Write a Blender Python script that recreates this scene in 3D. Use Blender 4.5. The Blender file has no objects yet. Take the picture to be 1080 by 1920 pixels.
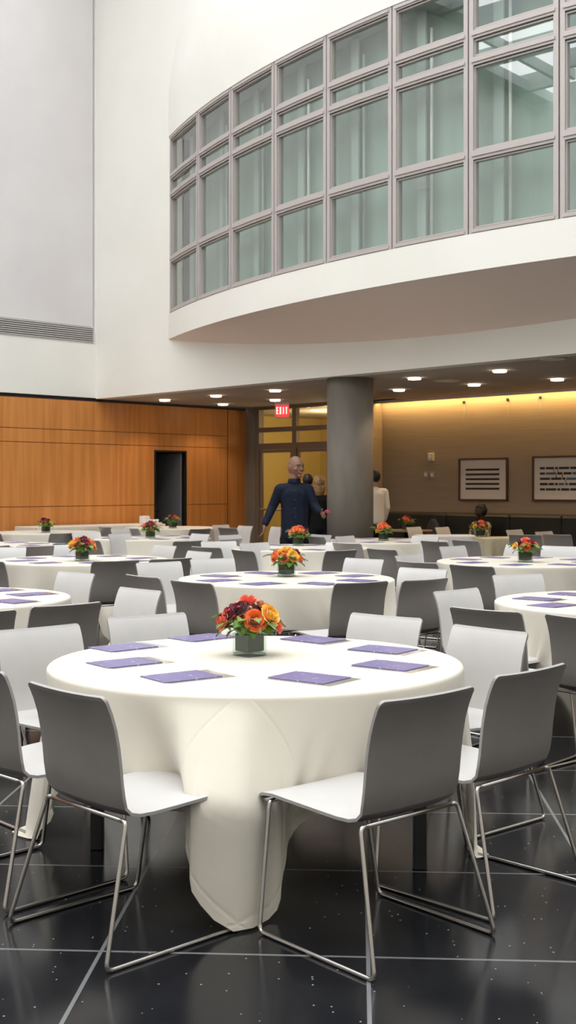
import bpy, math, random
from math import sin, cos, pi, radians, sqrt, atan2, acos, hypot
from mathutils import Vector, Matrix, Quaternion

F = 2250.0; HZ = 912.0; CAMZ = 1.522
S = bpy.context.scene
COL = S.collection
rng = random.Random(7)

def P(x, y, d):
    return Vector(((x-540)/F*d, d, CAMZ-(y-HZ)/F*d))
E1 = (0.70710678, 0.70710678); E2 = (0.70710678, -0.70710678)
def ab(a, b, z=0.0):                       # room axes: a runs into the far right corner, b towards the near right
    return Vector((a*E1[0]+b*E2[0], a*E1[1]+b*E2[1], z))

# ------------------------------------------------------------------ mesh helpers
class MB:
    def __init__(s): s.v=[]; s.f=[]; s.m=[]; s.uv=None; s.sm=[]
    def add(s, vs, fs, mat=0, smooth=False):
        o=len(s.v); s.v += [tuple(p) for p in vs]
        for f in fs: s.f.append(tuple(i+o for i in f)); s.m.append(mat); s.sm.append(smooth)
        return s
    def box(s, x0,x1,y0,y1,z0,z1, mat=0, xf=None):
        vs=[(x,y,z) for x in (x0,x1) for y in (y0,y1) for z in (z0,z1)]
        if xf: vs=[xf(*p) for p in vs]
        return s.add(vs, [(0,1,3,2),(4,6,7,5),(0,4,5,1),(2,3,7,6),(0,2,6,4),(1,5,7,3)], mat)
    def bbox(s, x0,x1,y0,y1,z0,z1, b=0.005, mat=0, xf=None):     # box with chamfered edges
        vs=[];idx={}
        X=(x0,x1);Y=(y0,y1);Z=(z0,z1)
        for i in (0,1):
            for j in (0,1):
                for k in (0,1):
                    si=1-2*i; sj=1-2*j; sk=1-2*k
                    for ax in range(3):
                        p=[X[i]+(0 if ax==0 else si*b), Y[j]+(0 if ax==1 else sj*b), Z[k]+(0 if ax==2 else sk*b)]
                        idx[(i,j,k,ax)]=len(vs); vs.append(tuple(p))
        fs=[]
        for i in (0,1): fs.append([idx[(i,0,0,0)],idx[(i,1,0,0)],idx[(i,1,1,0)],idx[(i,0,1,0)]])
        for j in (0,1): fs.append([idx[(0,j,0,1)],idx[(1,j,0,1)],idx[(1,j,1,1)],idx[(0,j,1,1)]])
        for k in (0,1): fs.append([idx[(0,0,k,2)],idx[(1,0,k,2)],idx[(1,1,k,2)],idx[(0,1,k,2)]])
        for i in (0,1):
            for j in (0,1): fs.append([idx[(i,j,0,0)],idx[(i,j,1,0)],idx[(i,j,1,1)],idx[(i,j,0,1)]])
            for k in (0,1): fs.append([idx[(i,0,k,0)],idx[(i,1,k,0)],idx[(i,1,k,2)],idx[(i,0,k,2)]])
        for j in (0,1):
            for k in (0,1): fs.append([idx[(0,j,k,1)],idx[(1,j,k,1)],idx[(1,j,k,2)],idx[(0,j,k,2)]])
        for i in (0,1):
            for j in (0,1):
                for k in (0,1): fs.append([idx[(i,j,k,a)] for a in range(3)])
        c=Vector(((x0+x1)/2,(y0+y1)/2,(z0+z1)/2)); out=[]
        for f in fs:
            p=[Vector(vs[i]) for i in f]; n=(p[1]-p[0]).cross(p[2]-p[0])
            if n.dot(sum(p,Vector())/len(p)-c)<0: f=f[::-1]
            out.append(f)
        if xf: vs=[xf(*p) for p in vs]
        return s.add(vs,out,mat)
    def grid(s, rows, closed=False, mat=0, smooth=True):         # rows: list of equal length point lists
        n=len(rows[0]); vs=[p for r in rows for p in r]; fs=[]
        for i in range(len(rows)-1):
            for j in range(n if closed else n-1):
                k=(j+1)%n
                fs.append((i*n+j,i*n+k,(i+1)*n+k,(i+1)*n+j))
        return s.add(vs,fs,mat,smooth)
    def lathe(s, prof, n=24, c=(0,0,0), mat=0, smooth=True, cap=True):
        rows=[[(c[0]+r*cos(2*pi*j/n),c[1]+r*sin(2*pi*j/n),c[2]+z) for j in range(n)] for r,z in prof]
        s.grid(rows,True,mat,smooth)
        if cap:
            o=len(s.v)-n*len(prof)
            s.f.append(tuple(o+j for j in range(n-1,-1,-1))); s.m.append(mat); s.sm.append(False)
            o=len(s.v)-n; s.f.append(tuple(o+j for j in range(n))); s.m.append(mat); s.sm.append(False)
        return s
    def tube(s, pts, r, n=8, mat=0, cap=True):
        pts=[Vector(p) for p in pts]; rows=[]; up=None
        rr = r if isinstance(r,(list,tuple)) else [r]*len(pts)
        for i,p in enumerate(pts):
            t=(pts[min(i+1,len(pts)-1)]-pts[max(i-1,0)]).normalized()
            if up is None:
                up=Vector((0,0,1)) if abs(t.z)<.9 else Vector((1,0,0))
            u=(up-t*up.dot(t)).normalized(); w=t.cross(u); up=u
            rows.append([tuple(p+(u*cos(2*pi*j/n)+w*sin(2*pi*j/n))*rr[i]) for j in range(n)])
        s.grid(rows,True,mat,True)
        if cap:
            o=len(s.v)-n*len(rows)
            s.f.append(tuple(o+j for j in range(n-1,-1,-1))); s.m.append(mat); s.sm.append(False)
            o=len(s.v)-n; s.f.append(tuple(o+j for j in range(n))); s.m.append(mat); s.sm.append(False)
        return s
    def ball(s, c, r, n=12, m=8, mat=0, fn=None):
        rx,ry,rz = r if isinstance(r,(tuple,list)) else (r,r,r)
        rows=[]
        for i in range(m+1):
            t=pi*i/m; t=min(max(t,.02),pi-.02)
            row=[]
            for j in range(n):
                p=Vector((sin(t)*cos(2*pi*j/n)*rx, sin(t)*sin(2*pi*j/n)*ry, -cos(t)*rz))
                if fn: p=fn(p)
                row.append((c[0]+p.x,c[1]+p.y,c[2]+p.z))
            rows.append(row)
        s.grid(rows,True,mat,True)
        o=len(s.v)-n*(m+1)
        s.f.append(tuple(o+j for j in range(n-1,-1,-1))); s.m.append(mat); s.sm.append(True)
        o=len(s.v)-n; s.f.append(tuple(o+j for j in range(n))); s.m.append(mat); s.sm.append(True)
        return s
    def mesh(s, name, mats):
        me=bpy.data.meshes.new(name); me.from_pydata(s.v,[],s.f)
        for m in (mats if isinstance(mats,(list,tuple)) else [mats]): me.materials.append(m)
        me.polygons.foreach_set('material_index', s.m)
        me.polygons.foreach_set('use_smooth', s.sm)
        if s.uv:
            l=me.uv_layers.new(name='UVMap')
            li=[0]*len(me.loops); me.loops.foreach_get('vertex_index',li)
            fl=[]
            for i in li: fl += s.uv[i]
            l.data.foreach_set('uv',fl)
        me.update(); return me
    def build(s, name, mats, parent=None, loc=None, rot=None):
        return link(name, s.mesh(name,mats), parent, loc, rot)
def link(name, me, parent=None, loc=None, rot=None):
    o=bpy.data.objects.new(name,me); COL.objects.link(o)
    if parent: o.parent=parent
    if loc is not None: o.location=loc
    if rot is not None: o.rotation_euler=rot
    return o
def empty(name, loc=(0,0,0), rz=0):
    o=bpy.data.objects.new(name,None); COL.objects.link(o); o.location=loc; o.rotation_euler=(0,0,rz); o.empty_display_size=.1
    return o
def tag(o, label=None, cat=None, group=None, kind=None):
    if label: o['label']=label
    if cat: o['category']=cat
    if group: o['group']=group
    if kind: o['kind']=kind
    return o
def struct(o): o['kind']='structure'; return o
def tree_copy(o, parent=None):
    c=o.copy(); COL.objects.link(c)
    if parent: c.parent=parent
    for ch in list(o.children): tree_copy(ch,c)
    return c
def fillet(pts, r, n=5, closed=False):
    pts=[Vector(p) for p in pts]; out=[]
    N=len(pts)
    for i,p in enumerate(pts):
        if not closed and (i==0 or i==N-1): out.append(p); continue
        a=pts[i-1]; b=pts[(i+1)%N]
        ra=min(r,(a-p).length*.45); rb=min(r,(b-p).length*.45)
        A=p+(a-p).normalized()*ra; B=p+(b-p).normalized()*rb
        for k in range(n+1):
            t=k/n; out.append(A*(1-t)**2+p*2*t*(1-t)+B*t*t)
    return out

# ------------------------------------------------------------------ materials
def mat(name, col, rough=.5, metal=0., spec=.5, **kw):
    m=bpy.data.materials.new(name); m.use_nodes=True
    b=m.node_tree.nodes['Principled BSDF']
    b.inputs['Base Color'].default_value=(*col,1); b.inputs['Roughness'].default_value=rough
    b.inputs['Metallic'].default_value=metal; b.inputs['Specular IOR Level'].default_value=spec
    if 'emit' in kw:
        b.inputs['Emission Color'].default_value=(*kw['emit'],1); b.inputs['Emission Strength'].default_value=kw.get('strength',1)
    if 'coat' in kw: b.inputs['Coat Weight'].default_value=kw['coat']; b.inputs['Coat Roughness'].default_value=.08
    if 'sheen' in kw: b.inputs['Sheen Weight'].default_value=kw['sheen']
    return m
def nd(m, t, **kw):
    n=m.node_tree.nodes.new(t)
    for k,v in kw.items(): setattr(n,k,v)
    return n
def lk(m,a,b): m.node_tree.links.new(a,b)
def noise_mix(m, c1, c2, scale=(1,1,1), nscale=5., detail=4, lo=.35, hi=.65, bump=0., coord='Object'):
    b=m.node_tree.nodes['Principled BSDF']
    tc=nd(m,'ShaderNodeTexCoord'); mp=nd(m,'ShaderNodeMapping'); mp.inputs['Scale'].default_value=scale
    nz=nd(m,'ShaderNodeTexNoise'); nz.inputs['Scale'].default_value=nscale; nz.inputs['Detail'].default_value=detail
    cr=nd(m,'ShaderNodeValToRGB'); cr.color_ramp.elements[0].position=lo; cr.color_ramp.elements[1].position=hi
    cr.color_ramp.elements[0].color=(*c1,1); cr.color_ramp.elements[1].color=(*c2,1)
    lk(m,tc.outputs[coord],mp.inputs[0]); lk(m,mp.outputs[0],nz.inputs['Vector']); lk(m,nz.outputs['Fac'],cr.inputs[0]); lk(m,cr.outputs[0],b.inputs['Base Color'])
    if bump:
        bp=nd(m,'ShaderNodeBump'); bp.inputs['Strength'].default_value=bump; bp.inputs['Distance'].default_value=.01
        lk(m,nz.outputs['Fac'],bp.inputs['Height']); lk(m,bp.outputs[0],b.inputs['Normal'])
    return m
M={}
M['white_wall']=noise_mix(mat('painted plaster',(.8,.79,.74),.75,spec=.2),(.80,.785,.73),(.84,.825,.775),nscale=.6)
M['panel_wall']=noise_mix(mat('acoustic panel',(.7,.67,.67),.8,spec=.2),(.66,.63,.635),(.70,.675,.675),nscale=.8)
M['soffit']=mat('warm bounce tinted soffit',(.88,.75,.665),.8,spec=.2)  # white underside; the tan puts warm bounced light and shade into its colour
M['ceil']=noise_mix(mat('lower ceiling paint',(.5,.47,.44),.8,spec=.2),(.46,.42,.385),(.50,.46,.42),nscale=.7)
M['gap']=mat('black shadow gap',(.006,.006,.006),.8)
M['wood']=noise_mix(mat('stained beech panel',(.5,.2,.05),.42,spec=.4),(.50,.19,.045),(.66,.27,.075),scale=(2.2,2.2,.12),nscale=5.,detail=6,lo=.3,hi=.7)
M['wood_line']=mat('panel groove',(.16,.05,.012),.6)
M['darkwood']=mat('dark walnut',(.06,.025,.012),.4)
M['grille']=mat('grille paint',(.50,.475,.45),.5)
M['grille_dark']=mat('grille inside',(.03,.03,.03),.8)
M['concrete']=noise_mix(mat('grey column',(.25,.23,.2),.6,spec=.3),(.18,.16,.135),(.22,.20,.17),scale=(1,1,.3),nscale=6.,lo=.3,hi=.7)
M['tanwall']=noise_mix(mat('taupe wall covering',(.3,.23,.17),.7,spec=.2),(.31,.235,.165),(.36,.28,.20),scale=(.15,.15,6),nscale=8.,lo=.3,hi=.7)
M['lobby']=mat('lobby yellow wall',(.50,.38,.15),.7)
M['mullion']=mat('silver window frame',(.47,.425,.405),.4,metal=.15)
M['store']=mat('bronze door frame',(.23,.19,.16),.4,metal=.3)
M['chrome']=mat('brushed steel rod',(.50,.47,.44),.26,metal=1)
M['seat_light']=noise_mix(mat('light grey laminate',(.72,.72,.74),.33,spec=.5),(.52,.505,.495),(.57,.555,.545),nscale=3.)
M['seat_dark']=noise_mix(mat('dark grey laminate',(.13,.115,.11),.36,metal=.25,spec=.5),(.25,.228,.215),(.29,.266,.252),nscale=3.)
M['seat_edge']=mat('grey laminate edge',(.36,.34,.33),.4)
M['black']=mat('black metal',(.01,.01,.011),.4)
M['leaf']=noise_mix(mat('leaf green',(.08,.2,.03),.45),(.05,.15,.02),(.17,.32,.05),nscale=30.)
M['lining']=mat('dark leaf wrap',(.035,.05,.028),.5)
M['filler']=mat('pale green sprig',(.36,.40,.16),.6)
M['bench']=mat('dark green leather',(.012,.014,.010),.5)
M['bench_ledge']=mat('bench ledge',(.16,.11,.07),.5)
M['paper']=mat('paper mount',(.74,.66,.58),.8)
M['ink']=mat('black ink',(.012,.012,.016),.6)
M['ink_red']=mat('rust ink',(.35,.08,.04),.6)
M['ink_blue']=mat('slate ink',(.05,.12,.2),.6)
M['plastic']=mat('ivory plastic',(.62,.55,.36),.5)
M['lamp']=mat('lamp lens',(1,1,1),.5,emit=(1,.80,.62),strength=9)
M['cove']=mat('cove lamp strip',(1,1,1),.5,emit=(1,.66,.26),strength=22)
M['trimring']=mat('downlight ring',(.75,.72,.68),.4)
M['sign_red']=mat('exit sign face',(.5,.02,.02),.4,emit=(.85,.05,.05),strength=.65)
M['sign_text']=mat('exit sign letters',(.9,.6,.55),.4,emit=(1,.55,.5),strength=1.1)
M['sign_white']=mat('exit sign housing',(.75,.7,.66),.4)
M['skin']=mat('light brown skin',(.20,.095,.058),.55); M['skin_dark']=mat('dark brown skin',(.045,.02,.014),.45)
M['skin_pale']=mat('pale skin',(.36,.2,.14),.5)
M['navy']=noise_mix(mat('navy wool jacket',(.012,.02,.045),.8,spec=.2),(.0045,.007,.017),(.008,.012,.026),nscale=25.)
M['blackcloth']=mat('black cloth',(.008,.008,.01),.85,spec=.2)
M['shirt']=mat('white cotton shirt',(.72,.66,.60),.8,spec=.2)
M['blouse']=noise_mix(mat('patterned blouse',(.4,.35,.28),.8,spec=.2),(.09,.075,.06),(.50,.43,.33),nscale=22.,lo=.45,hi=.55)
M['hair_blond']=noise_mix(mat('honey blond hair',(.35,.2,.08),.5),(.20,.10,.04),(.46,.28,.12),scale=(3,3,1),nscale=20.)
M['hair_black']=mat('black hair',(.01,.008,.007),.5)
M['eye']=mat('eye white',(.25,.23,.21),.3); M['lips']=mat('lips',(.30,.11,.09),.5)
M['pink']=mat('pink petals',(.65,.16,.30),.5)
M['greybag']=mat('grey felt bag',(.05,.045,.05),.8)
M['napkin']=mat('white paper',(.72,.72,.74),.7)
M['blind']=noise_mix(mat('pale green blind',(.42,.50,.46),.8,spec=.1),(.37,.46,.41),(.42,.51,.46),scale=(1,1,.1),nscale=3.)
M['reveal']=mat('inner window reveal',(.46,.54,.50),.7)
M['lightbar']=mat('white vertical rod',(.8,.8,.74),.5)
M['beam']=mat('skylight beam paint',(.42,.44,.45),.6)
M['ivory_top']=mat('bare table top',(.4,.27,.18),.4)
ROSE={}
for k,c,c2 in (('red',(.22,.006,.018),(.42,.02,.05)),('orange',(.80,.13,.015),(.95,.27,.05)),('coral',(.80,.10,.05),(.95,.28,.14)),('yellow',(.85,.42,.02),(.98,.62,.06)),('peach',(.62,.22,.12),(.80,.42,.22)),('wine',(.10,.004,.012),(.24,.012,.03)),('flame',(.85,.2,.03),(.9,.45,.08))):
    ROSE[k]=noise_mix(mat(k+' rose petal',c,.5,sheen=.3),c,c2,nscale=40.)

def glassmat(name, tint, gl=1.0, rough=.0, ior=1.5):
    m=bpy.data.materials.new(name); m.use_nodes=True; nt=m.node_tree; nt.nodes.clear()
    out=nd(m,'ShaderNodeOutputMaterial'); mx=nd(m,'ShaderNodeMixShader'); tr=nd(m,'ShaderNodeBsdfTransparent'); g=nd(m,'ShaderNodeBsdfGlossy')
    r0=((ior-1)/(ior+1))**2
    lw_=nd(m,'ShaderNodeLayerWeight'); lw_.inputs[0].default_value=.5
    pw=nd(m,'ShaderNodeMath',operation='POWER'); pw.inputs[1].default_value=4.; lk(m,lw_.outputs['Facing'],pw.inputs[0])
    fr=nd(m,'ShaderNodeMath',operation='MULTIPLY_ADD'); lk(m,pw.outputs[0],fr.inputs[0]); fr.inputs[1].default_value=1-r0; fr.inputs[2].default_value=r0
    tr.inputs[0].default_value=(*tint,1); g.inputs['Roughness'].default_value=rough; g.inputs[0].default_value=(gl,gl,gl,1)
    lk(m,fr.outputs[0],mx.inputs[0]); lk(m,tr.outputs[0],mx.inputs[1]); lk(m,g.outputs[0],mx.inputs[2]); lk(m,mx.outputs[0],out.inputs[0])
    return m
M['winglass']=glassmat('green tinted glass',(.88,.95,.91),1.0,ior=2.3)
M['doorglass']=glassmat('clear door glass',(.88,.86,.78),.6)
M['vaseglass']=glassmat('vase glass',(.80,.86,.84),1.0,.02)

# tablecloth: woven cream with pressed fold creases read from the flat cloth coordinates
def clothmat(name, c1, c2):
    m=mat(name,c1,.85,spec=.15,sheen=.2); b=m.node_tree.nodes['Principled BSDF']
    uv=nd(m,'ShaderNodeUVMap'); sx=nd(m,'ShaderNodeSeparateXYZ'); lk(m,uv.outputs[0],sx.inputs[0])
    hs=[]
    for ax in (0,1):
        a=nd(m,'ShaderNodeMath',operation='PINGPONG'); a.inputs[1].default_value=.305; lk(m,sx.outputs[ax],a.inputs[0])
        c=nd(m,'ShaderNodeMapRange'); c.inputs['From Min'].default_value=0; c.inputs['From Max'].default_value=.012
        lk(m,a.outputs[0],c.inputs[0]); hs.append(c.outputs[0])
    mn=nd(m,'ShaderNodeMath',operation='MINIMUM'); lk(m,hs[0],mn.inputs[0]); lk(m,hs[1],mn.inputs[1])
    nz=nd(m,'ShaderNodeTexNoise'); nz.inputs['Scale'].default_value=5; nz.inputs['Detail'].default_value=5; lk(m,uv.outputs[0],nz.inputs['Vector'])
    ad=nd(m,'ShaderNodeMath',operation='MULTIPLY_ADD'); lk(m,mn.outputs[0],ad.inputs[0]); ad.inputs[1].default_value=-.35; lk(m,nz.outputs['Fac'],ad.inputs[2])
    bp=nd(m,'ShaderNodeBump'); bp.inputs['Strength'].default_value=.35; bp.inputs['Distance'].default_value=.012
    lk(m,ad.outputs[0],bp.inputs['Height']); lk(m,bp.outputs[0],b.inputs['Normal'])
    cr=nd(m,'ShaderNodeValToRGB'); cr.color_ramp.elements[0].color=(*c1,1); cr.color_ramp.elements[1].color=(*c2,1)
    lk(m,nz.outputs['Fac'],cr.inputs[0]); lk(m,cr.outputs[0],b.inputs['Base Color'])
    # the weave lets a little light through
    tl=nd(m,'ShaderNodeBsdfTranslucent'); tl.inputs[0].default_value=(*c2,1); mx=nd(m,'ShaderNodeMixShader'); mx.inputs[0].default_value=.15
    out=m.node_tree.nodes['Material Output']
    lk(m,b.outputs[0],mx.inputs[1]); lk(m,tl.outputs[0],mx.inputs[2]); lk(m,mx.outputs[0],out.inputs[0])
    return m
M['cloth']=clothmat('cream tablecloth',(.73,.675,.575),(.775,.725,.63))
M['cloth_cream']=clothmat('darker cream tablecloth',(.60,.52,.36),(.66,.58,.42))
M['cloth_white']=clothmat('cool white tablecloth',(.74,.76,.80),(.78,.80,.84))

# polished black stone floor, square bays with grey inlay strips
def floormat():
    m=mat('polished black terrazzo',(.01,.01,.012),.16,spec=.5); b=m.node_tree.nodes['Principled BSDF']
    tc=nd(m,'ShaderNodeTexCoord'); mp=nd(m,'ShaderNodeMapping'); lk(m,tc.outputs['Object'],mp.inputs[0])
    th=radians(3.3)
    mp.inputs['Rotation'].default_value=(0,0,th)
    T=.872
    sx=nd(m,'ShaderNodeSeparateXYZ'); lk(m,mp.outputs[0],sx.inputs[0])
    ds=[]
    for ax,off in ((0,FX),(1,FY)):
        a=nd(m,'ShaderNodeMath',operation='ADD'); a.inputs[1].default_value=off; lk(m,sx.outputs[ax],a.inputs[0])
        p=nd(m,'ShaderNodeMath',operation='PINGPONG'); p.inputs[1].default_value=T/2; lk(m,a.outputs[0],p.inputs[0]); ds.append(p.outputs[0])
    mn=nd(m,'ShaderNodeMath',operation='MINIMUM'); lk(m,ds[0],mn.inputs[0]); lk(m,ds[1],mn.inputs[1])
    st=nd(m,'ShaderNodeMath',operation='LESS_THAN'); st.inputs[1].default_value=.0065; lk(m,mn.outputs[0],st.inputs[0])
    vo=nd(m,'ShaderNodeTexVoronoi'); vo.inputs['Scale'].default_value=38; lk(m,tc.outputs['Object'],vo.inputs['Vector'])
    sp=nd(m,'ShaderNodeMath',operation='LESS_THAN'); sp.inputs[1].default_value=.125; lk(m,vo.outputs['Distance'],sp.inputs[0])
    sc=nd(m,'ShaderNodeSeparateColor'); lk(m,vo.outputs['Color'],sc.inputs[0])
    gt=nd(m,'ShaderNodeMath',operation='GREATER_THAN'); gt.inputs[1].default_value=.83; lk(m,sc.outputs[0],gt.inputs[0])
    mu=nd(m,'ShaderNodeMath',operation='MULTIPLY'); lk(m,sp.outputs[0],mu.inputs[0]); lk(m,gt.outputs[0],mu.inputs[1])
    nz=nd(m,'ShaderNodeTexNoise'); nz.inputs['Scale'].default_value=3; nz.inputs['Detail'].default_value=6; lk(m,tc.outputs['Object'],nz.inputs['Vector'])
    cr=nd(m,'ShaderNodeValToRGB'); cr.color_ramp.elements[0].color=(.006,.0065,.008,1); cr.color_ramp.elements[1].color=(.016,.0165,.020,1); lk(m,nz.outputs['Fac'],cr.inputs[0])
    m1=nd(m,'ShaderNodeMix',data_type='RGBA'); lk(m,mu.outputs[0],m1.inputs['Factor']); lk(m,cr.outputs[0],m1.inputs['A']); m1.inputs['B'].default_value=(.30,.30,.29,1)
    m2=nd(m,'ShaderNodeMix',data_type='RGBA'); lk(m,st.outputs[0],m2.inputs['Factor']); lk(m,m1.outputs['Result'],m2.inputs['A']); m2.inputs['B'].default_value=(.17,.175,.185,1)
    lk(m,m2.outputs['Result'],b.inputs['Base Color'])
    rr=nd(m,'ShaderNodeMapRange'); rr.inputs['To Min'].default_value=.10; rr.inputs['To Max'].default_value=.22; lk(m,nz.outputs['Fac'],rr.inputs[0]); lk(m,rr.outputs[0],b.inputs['Roughness'])
    return m
# inlay grid phase: lines pass through (0.232,3.40) [strip running away] and y=3.878 at x=0 [strip running across]
def rotp(x,y,t): return (x*cos(t)-y*sin(t), x*sin(t)+y*cos(t))
_t=radians(3.3)
_a=rotp(.231,3.397,_t); _b=rotp(0,3.895,_t)
FX=-_a[0]+.872*8; FY=-_b[1]+.872*8
M['floor']=floormat()

# placemat card
def cardmat():
    m=mat('purple printed card',(.14,.11,.38),.3,spec=.5); b=m.node_tree.nodes['Principled BSDF']
    tc=nd(m,'ShaderNodeTexCoord'); nz=nd(m,'ShaderNodeTexNoise'); nz.inputs['Scale'].default_value=38; nz.inputs['Detail'].default_value=6; lk(m,tc.outputs['Object'],nz.inputs['Vector'])
    cr=nd(m,'ShaderNodeValToRGB'); cr.color_ramp.elements[0].position=.60; cr.color_ramp.elements[0].color=(.17,.145,.31,1)
    cr.color_ramp.elements[1].position=.72; cr.color_ramp.elements[1].color=(.55,.50,.72,1); lk(m,nz.outputs['Fac'],cr.inputs[0]); lk(m,cr.outputs[0],b.inputs['Base Color'])
    return m
M['card']=cardmat()
M['sleeve']=glassmat('clear plastic sleeve',(1,1,1),.9,.12,1.3)

# ------------------------------------------------------------------ room shell
HC=3.22                                   # lower ceiling
BW=-19.09                                 # wood wall plane (b)
AW=18.33                                  # back wall plane (a)
AG=17.85                                  # glazed door wall plane (a)
BE=9.0; AB=-8.0; ZT=13.2
A0=Vector((-3.725,23.28)); B0=Vector((3.672,15.3)); UD=(B0-A0).normalized(); UN=Vector((-UD.y,UD.x))  # UN points away from the camera
if UN.y<0: UN=-UN
def U(t,z,off=0): p=A0+UD*t+UN*off; return (p.x,p.y,z)
UL=(ab(0,BE).xy-ab(0,0).xy).length        # length to the near right end
UL=28.3
def abx(a,b,z): return tuple(ab(a,b,z))
m=MB(); m.box(AB-.3,24.,BW-3.2,BE+.3,-.1,0,xf=abx); struct(m.build('floor',M['floor']))
# wood wall with grooves and a doorway
m=MB(); DA0,DA1,DZ=15.26,16.11,2.26
m.box(AB,DA0,BW-.06,BW-.012,0,3.17,1,abx); m.box(DA1,AG+.1,BW-.06,BW-.012,0,3.17,1,abx); m.box(DA0,DA1,BW-.06,BW-.012,DZ,3.17,1,abx)
rows=[(0.0,1.14),(1.152,2.337),(2.349,2.592),(2.604,3.16)]
seams=[AB,-5.5,-3.0,-.5,2.0,4.5,7.0,8.9,10.9,12.9,DA0,DA1,17.25,AG+.1]
for i in range(len(seams)-1):
    a0,a1=seams[i]+.0015,seams[i+1]-.0015
    if i==len(seams)-2: a0+=.03
    for z0,z1 in rows:
        if abs(seams[i]-DA0)<1e-6:
            if z1<=DZ: continue
            z0=max(z0,DZ)
        if i==len(seams)-2: z0,z1=(0,3.16) if z0==0 else (0,0)
        if z1>z0: m.box(a0,a1,BW-.014,BW,z0,z1,0,abx)
struct(m.build('wall_left',[M['wood'],M['wood_line']]))
m=MB(); m.box(AB,AG+.1,BW-.06,BW-.03,3.17,3.235,0,abx); struct(m.build('trim_1',M['gap']))
# dark corridor behind the doorway and its open door leaf
m=MB()
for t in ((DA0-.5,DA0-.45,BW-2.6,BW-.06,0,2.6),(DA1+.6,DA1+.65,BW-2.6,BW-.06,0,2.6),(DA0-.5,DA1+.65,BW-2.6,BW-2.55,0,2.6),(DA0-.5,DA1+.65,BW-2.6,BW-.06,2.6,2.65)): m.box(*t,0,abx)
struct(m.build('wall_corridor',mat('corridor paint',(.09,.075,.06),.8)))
d=empty('door_1'); struct(d)
m=MB(); m.box(DA0,DA0+.035,BW-.09,BW+.012,0,DZ,0,abx); m.box(DA1-.035,DA1,BW-.09,BW+.012,0,DZ,0,abx); m.box(DA0,DA1,BW-.09,BW+.012,DZ-.035,DZ,0,abx)
m.build('door_frame',M['black'],d)
m=MB(); m.bbox(DA1-.10,DA1-.06,BW-.88,BW-.07,.01,DZ-.05,.004,0,abx); m.build('door_leaf',mat('steel door leaf',(.20,.21,.24),.4,metal=.2),d)
m=MB(); m.tube([ab(DA1-.12,BW-.80,1.0),ab(DA1-.17,BW-.80,1.0),ab(DA1-.17,BW-.68,1.0)],.01); m.build('door_handle',M['chrome'],d)
# upper wall over the wood
AC=ab(0,0).x; aA=A0.x*E1[0]+A0.y*E1[1]
m=MB(); m.box(AB,aA+.2,BW-.35,BW+.0,3.235,4.28,0,abx); m.box(AB,aA+.2,BW-.35,BW-.02,4.28,4.60,0,abx); m.box(aA-.02,aA+.2,BW-.35,BW+.0,4.28,ZT,0,abx)
m.box(AB,4.5,BW-.35,BW,4.28,4.60,0,abx)
struct(m.build('wall_left_upper',M['white_wall']))
m=MB(); m.box(AB,aA-.055,BW-.3,BW-.03,4.61,ZT,0,abx); m.box(aA-.055,aA-.02,BW-.3,BW-.08,4.6,ZT,0,abx); struct(m.build('wall_left_panel',M['panel_wall']))
g=empty('air_grille',ab(aA-4.5,BW,4.42)); tag(g,'long louvred grey air grille under the tall grey wall panel','air vent')
def rel(o): 
    L=Vector(o.location); return lambda a,b,z: tuple(ab(a,b,z)-L)
r=rel(g)
m=MB(); a1=aA-.06; a0=4.6
m.box(a0,a1,BW-.018,BW-.012,4.29,4.59,0,r); m.build('backing',M['grille_dark'],g)
m=MB(); m.box(a0,a1,BW-.012,BW+.008,4.28,4.296,0,r); m.box(a0,a1,BW-.012,BW+.008,4.574,4.59,0,r); m.box(a1-.014,a1,BW-.012,BW+.0075,4.296,4.574,0,r); m.box(a0,a0+.014,BW-.012,BW+.0075,4.296,4.574,0,r); m.build('frame',M['grille'],g)
for k in range(7):
    m=MB(); z=4.305+k*.039; m.box(a0+.014,a1-.014,BW-.010,BW+.006,z,z+.021,0,r); m.build('slat',M['grille'],g)

# right upper wall (U) with the opening behind the curved bay
BC=Vector((15.23,27.912)); BR=18.469
tb0,tb1=2.392,16.588
def uwall(m,t0,t1,z0,z1,th=.28):
    m.box(0,1,0,1,z0,z1,0,lambda x,y,z:U(t0+(t1-t0)*x,z,th*y))
m=MB(); uwall(m,0,UL,HC,4.15); uwall(m,0,tb0+.02,4.15,7.8); uwall(m,tb1-.02,UL,4.15,7.8); uwall(m,0,UL,7.8,ZT)
struct(m.build('wall_right_upper',M['white_wall']))
# lower ceiling
m=MB(); pts=[U(0,HC,.28),U(UL,HC,.28)]
q=[Vector(U(-.02,0,.27)),Vector(U(UL,0,.27)),ab(AW+.1,BE),ab(AW+.1,BW)]
vs=[(p.x,p.y,HC) for p in q]+[(p.x,p.y,HC+.2) for p in q]
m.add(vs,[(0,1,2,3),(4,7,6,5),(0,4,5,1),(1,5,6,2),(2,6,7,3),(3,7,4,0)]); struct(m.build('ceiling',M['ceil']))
# curved bay
def arc(ang,r=BR): return (BC.x+r*cos(ang),BC.y+r*sin(ang))
MA=[-159.838,-154.863,-150.735,-146.606,-142.646,-138.610,-134.721,-130.816]
while MA[-1]<-112: MA.append(MA[-1]+4.02)
ang0=radians(-159.95); ang1=2*atan2(-UN.y,-UN.x)-ang0
MA=[radians(x) for x in MA if radians(x)<ang1-.03]
N=96; AN=[ang0+(ang1-ang0)*k/N for k in range(N+1)]
ZB,ZW,ZTOP=4.168,4.62,7.8
m=MB()
def ring(r,z): return [(*arc(a,r),z) for a in AN]
# fascia (lower band), with return to the window sill
m.grid([ring(BR+.03,ZB),ring(BR+.03,ZW)],smooth=True); m.grid([ring(BR+.03,ZW),ring(BR-.35,ZW)],smooth=False)
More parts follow.
